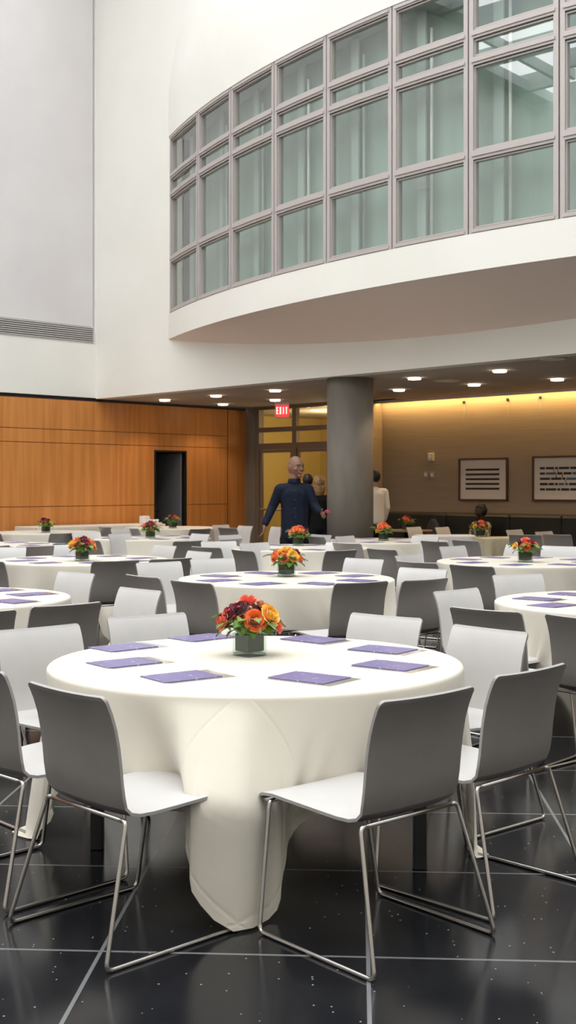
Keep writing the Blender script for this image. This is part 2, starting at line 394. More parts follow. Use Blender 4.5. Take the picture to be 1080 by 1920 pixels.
# underside sloping back and down to the wall
rows=[]
for k in range(9):
    t=k/8; row=[]
    for a in AN:
        p=Vector(arc(a,BR+.03)); s=max(0,-(p-A0).dot(UN)); 
        qx=p+UN*(s*t); row.append((qx.x,qx.y,ZB-.36*s*(t**1.25)))
    rows.append(row)
m.grid(rows,smooth=True,mat=1)
struct(m.build('wall_bay_lower',[M['white_wall'],M['soffit']]))
m=MB(); rows=[]
for z in [7.8,8.2,8.6,8.9,9.2,9.5,9.8,10.2,10.7,11.2,12,13.2]:
    off=0.10*max(0,z-8.5)**1.45
    rows.append(ring(BR+.03-off,z))
m.grid(rows,smooth=True); m.grid([ring(BR-.35,ZTOP),ring(BR+.03,ZTOP)],smooth=False); struct(m.build('wall_bay_upper',M['white_wall']))
# window units in the bay, each a frame with its panes
TR=[ZW,5.585,6.74,7.07,ZTOP]
def seg(a0,a1,r0,r1,z0,z1,m,mt=0):
    n=2
    rows=[]
    for k in range(n+1):
        a=a0+(a1-a0)*k/n; c=[arc(a,r0),arc(a,r1)]
        rows.append([(*c[0],z0),(*c[1],z0),(*c[1],z1),(*c[0],z1)])
    m.grid(rows,True,mt,False); o=len(m.v)-4*(n+1)
    m.f += [tuple(o+i for i in (3,2,1,0)),tuple(o+4*n+i for i in range(4))]; m.m += [mt,mt]; m.sm += [False,False]
for i in range(len(MA)-1):
    a0,a1=MA[i],MA[i+1]; w=empty('window_%d'%(i+1)); struct(w)
    gp=.010/BR; jw=.062/BR; e0=a0+gp; e1=a1-gp
    m=MB()
    seg(e0,e0+jw,BR-.10,BR+.02,ZW,ZTOP,m); seg(e1-jw,e1,BR-.10,BR+.02,ZW,ZTOP,m)
    for z,h0,h1 in ((TR[0],0,.065),(TR[1],-.055,.055),(TR[2],-.05,.05),(TR[3],-.05,.05),(TR[4],-.08,0)):
        seg(e0+jw,e1-jw,BR-.10,BR+.02,z+h0,z+h1,m)
        # raised bead in front
        seg(e0+jw*.7,e1-jw*.7,BR+.015,BR+.035,z+(h0+h1)/2-.018,z+(h0+h1)/2+.018,m)
    m.build('window_frame',M['mullion'],w)
    ib=.018/BR
    for k in range(4):
        z0=TR[k]+(.075 if k==0 else .063); z1=TR[k+1]-(.09 if k==3 else .063)
        m=MB(); seg(e0+jw,e0+jw+ib,BR-.06,BR-.005,z0,z1,m); seg(e1-jw-ib,e1-jw,BR-.06,BR-.005,z0,z1,m); seg(e0+jw+ib,e1-jw-ib,BR-.06,BR-.005,z0,z0+.018,m); seg(e0+jw+ib,e1-jw-ib,BR-.06,BR-.005,z1-.018,z1,m)
        m.build('sash',M['mullion'],w)
        c0,c1=arc(e0+jw,BR-.04),arc(e1-jw,BR-.04)
        m=MB(); m.add([(*c0,z0),(*c1,z0),(*c1,z1),(*c0,z1)],[(0,1,2,3)]); m.build('pane',M['winglass'],w)
    m=MB(); seg(a0-gp,a0+gp,BR-.12,BR-.02,ZW,ZTOP,m); m.build('gasket',M['gap'],w)
    # inner rod seen behind the glass
    m=MB(); c=arc(a0+(a1-a0)*.30,BR-.34); m.tube([(*c,ZW+.02),(*c,ZTOP-.3)],.022,8); m.build('inner_rod',M['lightbar'] if i in (3,5,6) else M['reveal'],w)
    m=MB(); seg(a0+(a1-a0)*.12,a0+(a1-a0)*.24,BR-.33,BR-.30,ZW+.01,ZTOP-.05,m); m.build('inner_curtain',M['reveal'],w)
m=MB(); m.grid([ring(BR-.45,ZW-.1),ring(BR-.45,ZTOP+.05)]); struct(m.build('wall_blind',M['blind']))
m=MB(); m.grid([ring(BR-.45,ZTOP-.02),ring(BR-.2,ZTOP-.02)]); struct(m.build('trim_2',M['reveal']))
m=MB()
def ubox(m,t0,t1,o0,o1,z0,z1): m.box(0,1,0,1,z0,z1,0,lambda x,y,z:U(t0+(t1-t0)*x,z,o0+(o1-o0)*y))
ubox(m,1.8,17.2,2.8,2.9,4.1,8.0); ubox(m,1.8,1.9,.26,2.8,4.1,8.0); ubox(m,17.1,17.2,.26,2.8,4.1,8.0); ubox(m,1.8,17.2,.1,2.9,8.0,8.1); ubox(m,1.8,17.2,.26,2.9,4.0,4.1)
struct(m.build('wall_office',M['reveal']))
m=MB(); rows=[]
for k in (0,1): rows.append([((Vector(arc(a,BR-.02))+UN*(k*max(.3,.3-(Vector(arc(a,BR))-A0).dot(UN)))).to_tuple()+(ZTOP+.01,)) for a in AN])
m.grid(rows,smooth=False); rows=[[(p[0],p[1],ZW-.12) for p in r_] for r_ in rows]; m.grid(rows,smooth=False); struct(m.build('ceiling_office',M['reveal']))
# back wall with cove
m=MB(); xW=lambda x:(AW*1.41421356)/(1+(x-540)/F)
def WB(x):                                 # b of the point of the back wall seen at photo column x
    dd=xW(x); X=(x-540)/F*dd; return X*E2[0]+dd*E2[1]
bL=WB(680)
m.box(AW,AW+.15,bL,BE,0,HC-.005,0,abx); struct(m.build('wall_back',M['tanwall']))
m=MB(); m.box(AW-.22,AW-.205,bL,BE,3.165,HC,0,abx); struct(m.build('trim_3',M['trimring']))
c=empty('cove_light',ab(AW-.03,-6,3.17)); tag(c,'long glowing cove lamp strip washing the top of the taupe wall','light'); r=rel(c)
m=MB(); m.box(AW-.16,AW-.10,bL,BE,3.195,3.21,0,r); m.build('lamp_strip',M['cove'],c)
for i,x in enumerate((871,953,1014)):
    b=WB(x); h=empty('picture_hook',ab(AW-.02,b,3.1)); r=rel(h)
    tag(h,['small dark picture hook above the striped print','small dark picture hook between the two framed prints','small dark picture hook above the broken-bar print'][i],'hook','hooks on the picture rail')
    m=MB(); m.bbox(AW-.04,AW-.0,b-.02,b+.02,3.08,3.13,.004,0,r); m.build('clip',M['black'],h)
    m=MB(); m.tube([Vector(r(AW-.008,b,3.09)),Vector(r(AW-.008,b,2.75))],.003,6); m.build('wire',M['grille'],h)
# wall behind camera and to its right (closing the atrium)
m=MB(); m.box(AB-.3,AB,BW-.3,BE+.3,0,ZT,0,abx); struct(m.build('wall_rear',M['white_wall']))
m=MB(); m.box(AB-.3,AW+.3,BE,BE+.3,0,ZT,0,abx); struct(m.build('wall_side',M['white_wall']))
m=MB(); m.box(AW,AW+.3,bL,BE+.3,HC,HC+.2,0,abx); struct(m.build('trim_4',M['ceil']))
# skylight roof beams
m=MB()
for a in [AB+1.2+k*2.6 for k in range(9)]:
    m.box(a-.09,a+.09,BW,BE,ZT,ZT+.5,0,abx)
for b in [BW+1.5+k*3.1 for k in range(9)]:
    m.box(AB,aA,b-.06,b+.06,ZT+.05,ZT+.35,0,abx)
m.box(aA-1.2,aA+.3,BW-.3,BE+.3,ZT,ZT+.3,0,abx); m.box(AB-.3,aA,BW-.3,BW+.5,ZT,ZT+.3,0,abx); m.box(AB-.3,aA,BE-3.,BE+.3,ZT,ZT+.3,0,abx)
struct(m.build('ceiling_skylight',M['beam']))
# corner pilaster + glazed door wall
m=MB()
gx=lambda x:(AG*1.41421356)/(1+(x-540)/F)
def GB(x):
    dd=gx(x); X=(x-540)/F*dd; return X*E2[0]+dd*E2[1]
b482=GB(482); b548=GB(550); b618=GB(618); b705=GB(676)
m.box(AG-.05,AG+.2,BW,b482,0,HC,0,abx); struct(m.build('trim_5',M['concrete']))
sf=MB(); Z1,Z2=2.31,2.68
for b,w in ((b482,.10),(b548,.12),(b618,.12),(b705,.2)): sf.box(AG-.04,AG+.06,b,b+w,0,HC,0,abx)
for z0,z1 in ((Z1,Z1+.13),(Z2,Z2+.10),(HC-.06,HC)): sf.box(AG-.035,AG+.055,b482,b705,z0,z1,0,abx)
struct(sf.build('trim_6',M['store']))
for i,(b0,b1) in enumerate(((b482+.10,b548),(b548+.12,b618),(b618+.12,b705))):
    w=empty('window_%d'%(40+i)); struct(w)
    for z0,z1 in ((Z1+.13,Z2),(Z2+.10,HC-.06)):
        m=MB(); m.box(AG+.0,AG+.008,b0,b1,z0,z1,0,abx); m.build('pane',M['doorglass'],w)
    dr=empty('door_%d'%(2+i)); struct(dr)
    m=MB(); s=.07
    m.box(AG-.02,AG+.03,b0+.005,b0+s,.01,Z1-.005,0,abx); m.box(AG-.02,AG+.03,b1-s,b1-.005,.01,Z1-.005,0,abx); m.box(AG-.02,AG+.03,b0+s,b1-s,Z1-s,Z1-.005,0,abx); m.box(AG-.02,AG+.03,b0+s,b1-s,.01,.2,0,abx)
    m.build('door_frame',M['store'],dr)
    m=MB(); m.box(AG,AG+.008,b0+s,b1-s,.2,Z1-s,0,abx); m.build('pane',M['doorglass'],dr)
    m=MB(); m.tube([ab(AG-.02,b0+.09,1.03),ab(AG-.09,b0+.09,1.03),ab(AG-.09,b1-.09,1.03),ab(AG-.02,b1-.09,1.03)],.022,8); m.build('push_bar',M['ivory_top'],dr)
# lobby beyond the glass
m=MB(); m.box(AG+4.2,AG+4.4,BW-3.2,b705+3,0,HC,0,abx); m.box(AG+.2,AG+4.4,BW-2.0,BW-1.8,0,HC,0,abx); m.box(AW+.15,AG+4.4,b705+.6,b705+.8,0,HC,0,abx)
struct(m.build('wall_lobby',M['lobby']))
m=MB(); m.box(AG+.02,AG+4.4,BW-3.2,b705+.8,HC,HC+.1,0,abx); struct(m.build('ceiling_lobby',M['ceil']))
m=MB(); m.box(AG,AW+.2,b705+.0,b705+.15,0,HC,0,abx); m.box(AG+.2,AG+.4,BW-2.0,BW,0,HC,0,abx); struct(m.build('wall_return',M['tanwall']))
# round column
o=MB().lathe([(.366,0),(.366,HC)],64).build('column',M['concrete'],loc=((656.5-540)/F*18.93,18.93,0)); struct(o)

# ------------------------------------------------------------------ ceiling fittings
lights=[(309,749),(405,741),(418,757),(516,731),(516,749),(748,730),(777,708),(889,720),(937,694),(1045,710),(573,761)]
lname=['small round downlight nearest the top of the black doorway','downlight over the wood wall, leftmost of the middle row','downlight deep in the ceiling corner before the wood wall','front downlight of the pair over the red exit sign','rear downlight just above the red exit sign','deeper downlight just right of the concrete column','nearer downlight right of the concrete column','downlight above the striped framed print','brightest front downlight before the round ceiling speaker','downlight above the broken-bar framed print','small downlight above the glazed doors']
m0=MB(); m0.lathe([(.115,-.006),(.120,-.002),(.120,.0),(.10,.0)],28,cap=False); ringme=m0.mesh('ring',M['trimring'])
m0=MB(); m0.lathe([(.096,-.030),(.098,-.022),(.098,.0)],28); lensme=m0.mesh('lens',M['lamp'])
for (x,y),nm in zip(lights,lname):
    dd=(HC-CAMZ)*F/(HZ-y); p=P(x,y,dd); l=empty('downlight',(p.x,p.y,HC)); tag(l,nm,'ceiling light','downlights in the lower ceiling')
    link('trim_ring',ringme,l); link('lens',lensme,l)
    sp=bpy.data.lights.new('downlight_lamp','SPOT'); sp.energy=27; sp.color=(1,.76,.52); sp.spot_size=radians(115); sp.spot_blend=.6; sp.shadow_soft_size=.08
    so=bpy.data.objects.new('lamp',sp); COL.objects.link(so); so.parent=l; so.location=(0,0,-.06)
for i,(x,y,r_) in enumerate(((1035,672,.20),(838,713,.22))):
    dd=(HC-CAMZ)*F/(HZ-y); p=P(x,y,dd); v=empty('ceiling_speaker',(p.x,p.y,HC)); tag(v,['round white ceiling speaker in front of the right downlights','flat round ceiling disc between the column and the striped print'][i],'speaker')
    MB().lathe([(r_,-.012),(r_,.0)],32).build('rim',M['grille'],v); MB().lathe([(r_*.85,-.016),(r_*.85,-.010)],32).build('face',M['trimring'],v)

# exit sign
dd=22.3; p0=P(516,757,dd); p1=P(542,783,dd); sg=empty('exit_sign',((p0.x+p1.x)/2,dd,p0.z)); tag(sg,'red illuminated EXIT sign hanging from the ceiling','sign')
w=(p1.x-p0.x)/2; h=p0.z-p1.z
MB().bbox(-w,w,-.03,.03,-h,0,.006).build('face',M['sign_red'],sg)
MB().bbox(-w-.008,w+.008,-.034,.034,-.02,.028,.005).build('top_housing',M['sign_white'],sg)
MB().bbox(-w-.004,w+.004,-.032,.032,-h-.012,-h+.012,.004).build('bottom_rail',M['sign_white'],sg)
MB().tube([(0,0,.02),(0,0,HC-p0.z)],.012).build('stem',M['sign_white'],sg)
tm=MB(); lw=.008
def letter(m,ch,x,w_,h_,y):
    z0=-h*.5-h_/2; z1=z0+h_; b=lambda xa,xb,za,zb:m.box(xa,xb,y-.004,y,za,zb)
    t=.018
    if ch=='E': b(x,x+t,z0,z1); [b(x+t,x+w_,z,z+t) for z in (z0,(z0+z1-t)/2,z1-t)]
    if ch=='I': b(x+w_/2-t/2,x+w_/2+t/2,z0,z1)
    if ch=='T': b(x,x+w_,z1-t,z1); b(x+w_/2-t/2,x+w_/2+t/2,z0,z1-t)
    if ch=='X':
        for s in (0,1):
            xa,xb=(x,x+w_-t) if s==0 else (x+w_-t,x)
            vs=[(xa,y-.004,z0),(xa+t,y-.004,z0),(xb+t,y-.004,z1),(xb,y-.004,z1),(xa,y,z0),(xa+t,y,z0),(xb+t,y,z1),(xb,y,z1)]
            m.add(vs,[(0,1,2,3),(4,7,6,5),(0,4,5,1),(2,6,7,3),(1,5,6,2),(0,3,7,4)])
for i,ch in enumerate('EXIT'): letter(tm,ch,-w+.022+i*(2*w-.035)/4,(2*w-.07)/4*.82,.13,-.0305)
tm.build('lettering',M['sign_text'],sg)

# framed prints on the back wall
def wallx(x): return WB(x)
def print_on_wall(x0,x1,y0,y1,label,art):
    b0=WB(x0); b1=WB(x1); dm=xW((x0+x1)/2); z1=CAMZ+(HZ-y0)/F*dm; z0=CAMZ+(HZ-y1)/F*dm
    o=empty('framed_print',ab(AW-.02,(b0+b1)/2,(z0+z1)/2)); tag(o,label,'picture'); r=rel(o); t=.032
    m=MB(); m.box(AW-.045,AW-.004,b0,b1,z0,z0+t,0,r); m.box(AW-.045,AW-.004,b0,b1,z1-t,z1,0,r); m.box(AW-.045,AW-.004,b0,b0+t,z0+t,z1-t,0,r); m.box(AW-.045,AW-.004,b1-t,b1,z0+t,z1-t,0,r); m.build('frame',M['darkwood'],o)
    m=MB(); m.box(AW-.02,AW-.010,b0+t,b1-t,z0+t,z1-t,0,r); m.build('mount',M['paper'],o)
    m=MB(); W=b1-b0; H=z1-z0
    for (u0,u1,v0,v1,mt) in art: m.box(AW-.0235,AW-.0205,b0+W*u0,b0+W*u1,z1-H*v1,z1-H*v0,mt,r)
    m.build('printed_bars',[M['ink'],M['ink_red'],M['ink_blue']],o)
art1=[(.14,.83,.245+.112*k,.292+.112*k,0) for k in range(5)]
print_on_wall(862,953.5,859,939,'framed print of five unbroken black bars',art1)
rg=random.Random(3); art2=[]
for k in range(5):
    u=.13
    while u<.86:
        wd=rg.choice((.05,.09,.14,.18)); u1=min(.87,u+wd); art2.append((u,u1,.245+.117*k,.295+.117*k,rg.choice((0,0,0,0,0,2)))); 
        if rg.random()<.5 and k<4: art2.append((u1-.006,u1+.006,.295+.117*k,.362+.117*k,1 if rg.random()<.6 else 0))
        u=u1+.018
print_on_wall(1000,1108,854.5,940,'framed print of broken black bars at the frame edge',art2)
# alarm and switches
for i,(x,y,w_,h_,lb,nm) in enumerate(((810,857,.13,.15,'ivory square alarm box high on the taupe wall','wall_alarm'),(799,890,.10,.12,'pale switch plate, nearer the column of the pair','switch_plate'),(811,891,.10,.12,'pale switch plate, nearer the framed print of the pair','switch_plate'))):
    b=WB(x); z=CAMZ+(HZ-y)/F*xW(x); o=empty(nm,ab(AW,b,z)); tag(o,lb,'alarm' if i==0 else 'switch'); r=rel(o)
    m=MB(); m.bbox(AW-(.06 if i==0 else .015),AW-.001,b-w_/2,b+w_/2,z-h_/2,z+h_/2,.008 if i==0 else .003,0,r); m.build('housing',M['plastic'] if i==0 else mat('plate beige',(.42,.33,.24),.5),o)
    m=MB(); m.bbox(AW-(.075 if i==0 else .024),AW-(.058 if i==0 else .014),b-.025,b+.025,z-.03,z+.03,.003,0,r); m.build('lens' if i==0 else 'toggle',M['napkin'],o)

# banquette bench along the back wall
bs=[WB(716),WB(845),WB(965),WB(1062),WB(1160)]
bl=['dark bench section nearest the column','dark bench section behind the grey bag','dark bench section behind the seated woman','dark bench section at the far right of the wall']
for i in range(4):
    b0,b1=bs[i]+.004,bs[i+1]-.004; o=empty('banquette_bench',ab(AW-.35,(b0+b1)/2,0)); tag(o,bl[i],'bench','bench sections along the taupe wall'); r=rel(o)
    m=MB(); m.box(AW-.60,AW-.02,b0,b1,0,.36,0,r); m.build('base',M['black'],o)
    m=MB(); m.bbox(AW-.65,AW-.17,b0,b1,.36,.47,.03,0,r); m.build('seat_cushion',M['bench'],o)
    m=MB(); m.bbox(AW-.19,AW-.02,b0,b1,.47,1.00,.03,0,r); m.build('back_cushion',M['bench'],o)
    m=MB(); m.box(AW-.12,AW-.02,b0,b1,1.0,1.035,0,r); m.build('ledge',M['bench_ledge'],o)

# ------------------------------------------------------------------ chair
prof=[(.300,.432),(.292,.446),(.27,.455),(.22,.459),(.12,.455),(.0,.448),(-.09,.445),(-.15,.447),(-.185,.457),(-.207,.478),(-.218,.51),(-.226,.56),(-.232,.62),(-.240,.68),(-.252,.74),(-.268,.79),(-.283,.825),(-.290,.838),(-.295,.850)]
def shell(i0,i1,rf,rb,name):
    pts=[Vector((0,y,z)) for y,z in prof]; nx=16; hw=.228; th=.011
    L=[0]
    for i in range(1,len(pts)): L.append(L[-1]+(pts[i]-pts[i-1]).length)
    T=L[-1]; inner=[];outer=[]
    # resample
    def at(s):
        for i in range(1,len(pts)):
            if s<=L[i]+1e-9: 
                t=(s-L[i-1])/(L[i]-L[i-1]); return pts[i-1].lerp(pts[i],t),(pts[i]-pts[i-1]).normalized()
        return pts[-1],(pts[-1]-pts[-2]).normalized()
    s0,s1=L[i0],L[i1]; ss=[L[i] for i in range(i0,i1+1)]
    if rf: ss += [s0+rf*(1-cos(a)) for a in (.3,.6,.9,1.2,1.5)]
    if rb: ss += [s1-rb*(1-cos(a)) for a in (.3,.6,.9,1.2,1.5)]
    ss=sorted(set(round(x,5) for x in ss if s0-1e-6<=x<=s1+1e-6))
    for s in ss:
        p,t=at(s); n=Vector((0,-t.z,t.y)); n=Vector((0,-t.z,t.y)) if False else Vector((1,0,0)).cross(t)
        n=-n if n.z<0 and s<T*.4 else n
        n=Vector((0,-t.z,t.y)); 
        if True:
            # t runs from the seat front to the back top: inner side is up on the seat, forward on the back
            n=Vector((0,t.z,-t.y)); 
            if n.y<0 or (abs(n.y)<.5 and n.z<0): n=Vector((0,t.z,-t.y))
        hwid=hw - (.006 if .3*T<s<.6*T else 0)
        if rf and s-s0<rf: q=rf-(s-s0); hwid-= rf-sqrt(max(0,rf*rf-q*q))
        if rb and s1-s<rb: q=rb-(s1-s); hwid-= rb-sqrt(max(0,rb*rb-q*q))
        a=[];b=[]
        for j in range(nx+1):
            u=-1+2*j/nx; dish=.010*(1-u*u) if s>T*.5 else .004*(1-u*u)
            base=p-n*dish
            a.append((u*hwid,base.y+n.y*th/2,base.z+n.z*th/2)); b.append((u*hwid,base.y-n.y*th/2,base.z-n.z*th/2))
        inner.append(a);outer.append(b)
    m=MB(); m.grid(inner,mat=0); m.grid(outer,mat=1)
    m.grid([[r[0] for r in inner],[r[0] for r in outer]],mat=2,smooth=False); m.grid([[r[-1] for r in inner],[r[-1] for r in outer]],mat=2,smooth=False)
    m.grid([inner[0],outer[0]],mat=2,smooth=False); m.grid([inner[-1],outer[-1]],mat=2,smooth=False)
    return m.mesh(name,[M['seat_light'],M['seat_dark'],M['seat_edge']])
# normal check: on the seat t=(0,-1,0) -> n=(0,0,1) up; on the back t=(0,~0,1) -> n=(0,1,0) forward
seat_me=shell(0,9,.035,0,'seat'); back_me=shell(9,len(prof)-1,0,.02,'backrest')
RR=.0078
def leg_me(s):
    pts=[(s*.195,.235,.437),(s*.228,.235,.437),(s*.290,.215,RR),(s*.290,-.335,RR),(s*.232,-.215,.440),(s*.20,-.215,.440)]
    return MB().tube(fillet(pts,.028,5),RR,8).mesh('sled_leg',M['chrome'])
legL,legR=leg_me(-1),leg_me(1)
rear_me=MB().tube([(-.21,-.215,.440),(.21,-.215,.440)],RR,8).mesh('rear_rail',M['chrome'])
front_me=MB().tube([(-.205,.235,.437),(.205,.235,.437)],RR,8).mesh('front_rail',M['chrome'])
def make_chair():
    c=empty('stacking_chair')
    link('seat',seat_me,c); link('backrest',back_me,c); link('sled_leg',legL,c); link('sled_leg',legR,c); link('rear_rail',rear_me,c); link('front_rail',front_me,c)
    return c
CH0=None
def chair_at(x,y,rz,label,group):
    global CH0
    if CH0 is None: CH0=make_chair(); c=CH0
    else: c=tree_copy(CH0)
    c.location=(x,y,0); c.rotation_euler=(0,0,rz); tag(c,label,'chair',group); return c

# ------------------------------------------------------------------ tables
TP={ # name: (center x px, y px, radius, cloth rotation deg, label phrase)
'T1':(480,1241,0,'the nearest round table'),
'T2':(537,1085,40,'the second round table, with yellow roses'),
'T3':(155,1050,28,'the table whose bouquet has one yellow rose, left'),
'T4':(-117,1122,10,'the near round table cut by the left edge'),
'T5':(1186,1130,20,'the near round table cut by the right edge'),
'T6':(985,1053,38,'the right table with leafy red bouquet'),
'T7':(558,1027,15,'the table in front of the navy-jacketed man'),
'T8':(720,1014,33,'the round table beside the column base'),
'T9':(282,1008.5,42,'the far table left of the doorway'),
'T10':(86,998,22,'the far left table with the dark red bouquet'),
'T11':(325,989.5,12,'the farthest round table, below the doorway'),
'T17':(-20,1022,35,'the middle-distance table cut by the left edge'),
}
TPOS={}
for k,(x,y,rr_,ph) in TP.items():
    dd=(CAMZ-.75)*F/(y-HZ); TPOS[k]=((x-540)/F*dd,dd)
TABLE_R=.905
CLUSTER=(-.78,20.2)
def shape_pts(kind,N):
    """outline of a table top: list of (x,y,nx,ny)"""
    out=[]
    if kind[0]=='round':
        for j in range(N):
            t=2*pi*j/N; out.append((kind[1]*cos(t),kind[1]*sin(t),cos(t),sin(t)))
    else:
        hx,hy,rc=kind[1],kind[2],.03
        segs=[]; per=[(hx-rc,-hy,0,-1),(hx-rc,-hy+rc,-90),(hx,hy-rc),(hx-rc,hy-rc,0)]
        pts=[]
        def lin(a,b,n,nx,ny):
            for i in range(n): t=i/n; pts.append((a[0]+(b[0]-a[0])*t,a[1]+(b[1]-a[1])*t,nx,ny))
        def arc_(cx,cy,a0,n):
            for i in range(n): t=radians(a0+90*i/n); pts.append((cx+rc*cos(t),cy+rc*sin(t),cos(t),sin(t)))
        nx_=max(6,int(N*hx/(hx+hy)/2)); ny_=max(6,int(N*hy/(hx+hy)/2))
        lin((hx,-hy+rc),(hx,hy-rc),ny_,1,0); arc_(hx-rc,hy-rc,0,5); lin((hx-rc,hy),(-hx+rc,hy),nx_,0,1); arc_(-hx+rc,hy-rc,90,5)
        lin((-hx,hy-rc),(-hx,-hy+rc),ny_,-1,0); arc_(-hx+rc,-hy+rc,180,5); lin((-hx+rc,-hy),(hx-rc,-hy),nx_,0,-1); arc_(hx-rc,-hy+rc,270,5)
        out=pts
    return out
def cloth_mesh(kind, z, half, rot, seed, N=160, nh=18, fold=1.0, square=True, flare=.30, corners=None, lean=None):
    rg=random.Random(seed); pts=shape_pts(kind,N); n=len(pts)
    ph=[rg.uniform(0,2*pi) for _ in range(6)]; fr=[7,11,13,17,5,23]; fr=[f+rg.choice((-1,0,1)) for f in fr]
    rows=[];uvs=[]; rc=.016
    for t in (0.02,.25,.5,.75,.93):
        rows.append([(x*t,y*t,z+.004) for x,y,_,_ in pts]); uvs.append([(x*t,y*t) for x,y,_,_ in pts])
    for k in range(5):
        a=k/4*pi/2; rows.append([(x-nx*rc+nx*rc*sin(a),y-ny*rc+ny*rc*sin(a),z+.004-rc+rc*cos(a)) for x,y,nx,ny in pts]); uvs.append([(x,y) for x,y,_,_ in pts])
    cr=[cos(-rot),sin(-rot)]
    H=[];C=[]
    for x,y,nx,ny in pts:
        if square:
            r0=hypot(x,y); ux,uy=x/r0,y/r0; rx=ux*cos(rot)+uy*sin(rot); ry=-ux*sin(rot)+uy*cos(rot)
            L=half/max(abs(rx),abs(ry)); H.append(L-r0); cor=(L-half)/(half*.41421)
            C.append(max(0,cor))
        else: H.append(half); C.append(0)
    for k in range(1,nh+1):
        f=k/nh; row=[];uv=[]
        for j,(x,y,nx,ny) in enumerate(pts):
            h=H[j]*f; th=2*pi*j/n
            rip=sum(sin(fr[i]*th+ph[i])*w for i,w in enumerate((.35,.3,.22,.15,.3,.08)))
            amp=fold*.060*min(1,h/.35)**1.2*(1-.55*C[j])
            tw=0
            if square:
                ca=[rot+pi/4+pi/2*q for q in range(4)]
                dl4=[((th-a+pi)%(2*pi))-pi for a in ca]; bq=min(range(4),key=lambda q:abs(dl4[q])); dlt=dl4[bq]
                fq,tq=(corners[bq] if corners else (flare,0.)); tw=tq*min(1,h/.8)*math.exp(-(dlt/.4)**2)
            else: fq=flare
            fl=.05+fq*C[j]**2.2
            out=h*fl*(.35+.65*min(1,h/.5))*.9+amp*rip
            # the corner swings in under its own weight so that its width narrows
            dz=sqrt(max(.2,1-(fl*.9)**2))*h
            zz=z+.004-rc-dz
            if lean and C[j]>0:
                A=lean(th,h); hb=.42
                if A is not None:
                    wz,Av=A
                    if h<hb: o2=Av*(h/hb)**1.05; d2=sqrt(max(0,h*h-o2*o2))
                    else: o2=Av; d2=sqrt(hb*hb-Av*Av)+(h-hb)
                    out=out*(1-wz)+o2*wz; zz=zz*(1-wz)+(z+.004-rc-d2)*wz
            tx,ty=-ny,nx
            ex=0
            if zz<.006: ex=(.006-zz); zz=.006+.004*abs(sin(9*th))
            r0=hypot(x,y)
            px,py=x+nx*(out+ex*.6),y+ny*(out+ex*.6)
            if square and C[j]>0:
                # pull the hanging corner together sideways
                ad=abs(dlt); kx=(0,.05,.098,.25,.40,.55,.70,.80); ky=(0,.085,.130,.160,.20,.40,.66,.80)
                g=ad
                for q in range(7):
                    if kx[q]<=ad<=kx[q+1]: g=ky[q]+(ky[q+1]-ky[q])*(ad-kx[q])/(kx[q+1]-kx[q])
                w_=min(1,h/.42)**1.5; g=ad+(g-ad)*w_
                out-=.05*w_*max(0,sin(pi*min(1,max(0,(ad-.13)/.42))))+.016*w_*sin(ad*46)*(1 if .12<ad<.5 else 0)
                px,py=x+nx*(out+ex*.3),y+ny*(out+ex*.3)
                na=(g-ad)*(1 if dlt>0 else -1)+tw; c_,s_=cos(na),sin(na); px,py=px*c_-py*s_,px*s_+py*c_
            row.append((px,py,zz)); r1=(hypot(x,y)+h); uv.append((x/max(r0,1e-6)*(r0+h),y/max(r0,1e-6)*(r0+h)))
        rows.append(row);uvs.append(uv)
    m=MB(); m.grid(rows,True); m.f.append(tuple(range(n))); m.m.append(0); m.sm.append(False)
    cc,ss=cos(-rot),sin(-rot)
    m.uv=[[u*cc-v*ss,u*ss+v*cc] for r in uvs for u,v in r]
    return m
# drape of the nearest cloth's four corners (lean, twist); rot+45 deg puts corner 0 at the front
T1C=[(.40,0),(.05,-.30),(.2,0),(.10,.05)]
def sst(x): x=min(1,max(0,x)); return x*x*(3-2*x)
def T1L(th,h):
    # the front corner rides over the left chair's seat and stays behind the right chair's leg
    a=((th-radians(-92)+pi)%(2*pi))-pi; dg=math.degrees(a)
    if abs(dg)>26: return None
    wz=1-sst((abs(dg)-11)/13); Av=.295-.15*sst((dg-.5)/5.)
    return wz,Av
def round_table(key,idx):
    X,Y=TPOS[key]; ph=TP[key][3]
    near=key in('T1','T2','T4','T5')
    t=empty('round_table',(X,Y,0),0); tag(t,('folding table with black post legs, '+('nearest of all' if key=='T1' else 'at '+ph.replace('the ','',1))) if key=='T1' else 'round table under the cloth, '+ph.replace('the ','',1),'table','round banquet tables')
    MB().lathe([(TABLE_R-.02,.715),(TABLE_R-.012,.72),(TABLE_R-.012,.742),(TABLE_R-.02,.747)],48).build('tabletop',mat_top,t)
    for q,(lx,ly) in enumerate(((-.66,-.24),(.665,-.50 if key=='T1' else -.3),(-.75,.32),(.757,.32))):
        m=MB(); m.bbox(lx-.026,lx+.026,ly-.026,ly+.026,.0,.715,.004); m.build('leg',M['black'],t)
    lbl={'T1':'cream square cloth falling to a floor-touching point on the nearest table'}.get(key,'cream cloth draped over '+ph)
    cm=cloth_mesh(('round',TABLE_R),.75,1.262 if key=='T1' else 1.21,radians(45+TP[key][2]) if key!='T1' else radians(-91.5-45),11+idx, N=192 if near else 112, nh=20 if near else 12, corners=T1C if key=='T1' else None, lean=T1L if key=='T1' else None)
    c=cm.build('tablecloth',M['cloth'],None,(X,Y,0)); tag(c,lbl,'tablecloth','square tablecloths on the round tables')
mat_top=mat('plywood top',(.35,.25,.15),.6)
for i,k in enumerate(TP): round_table(k,i)

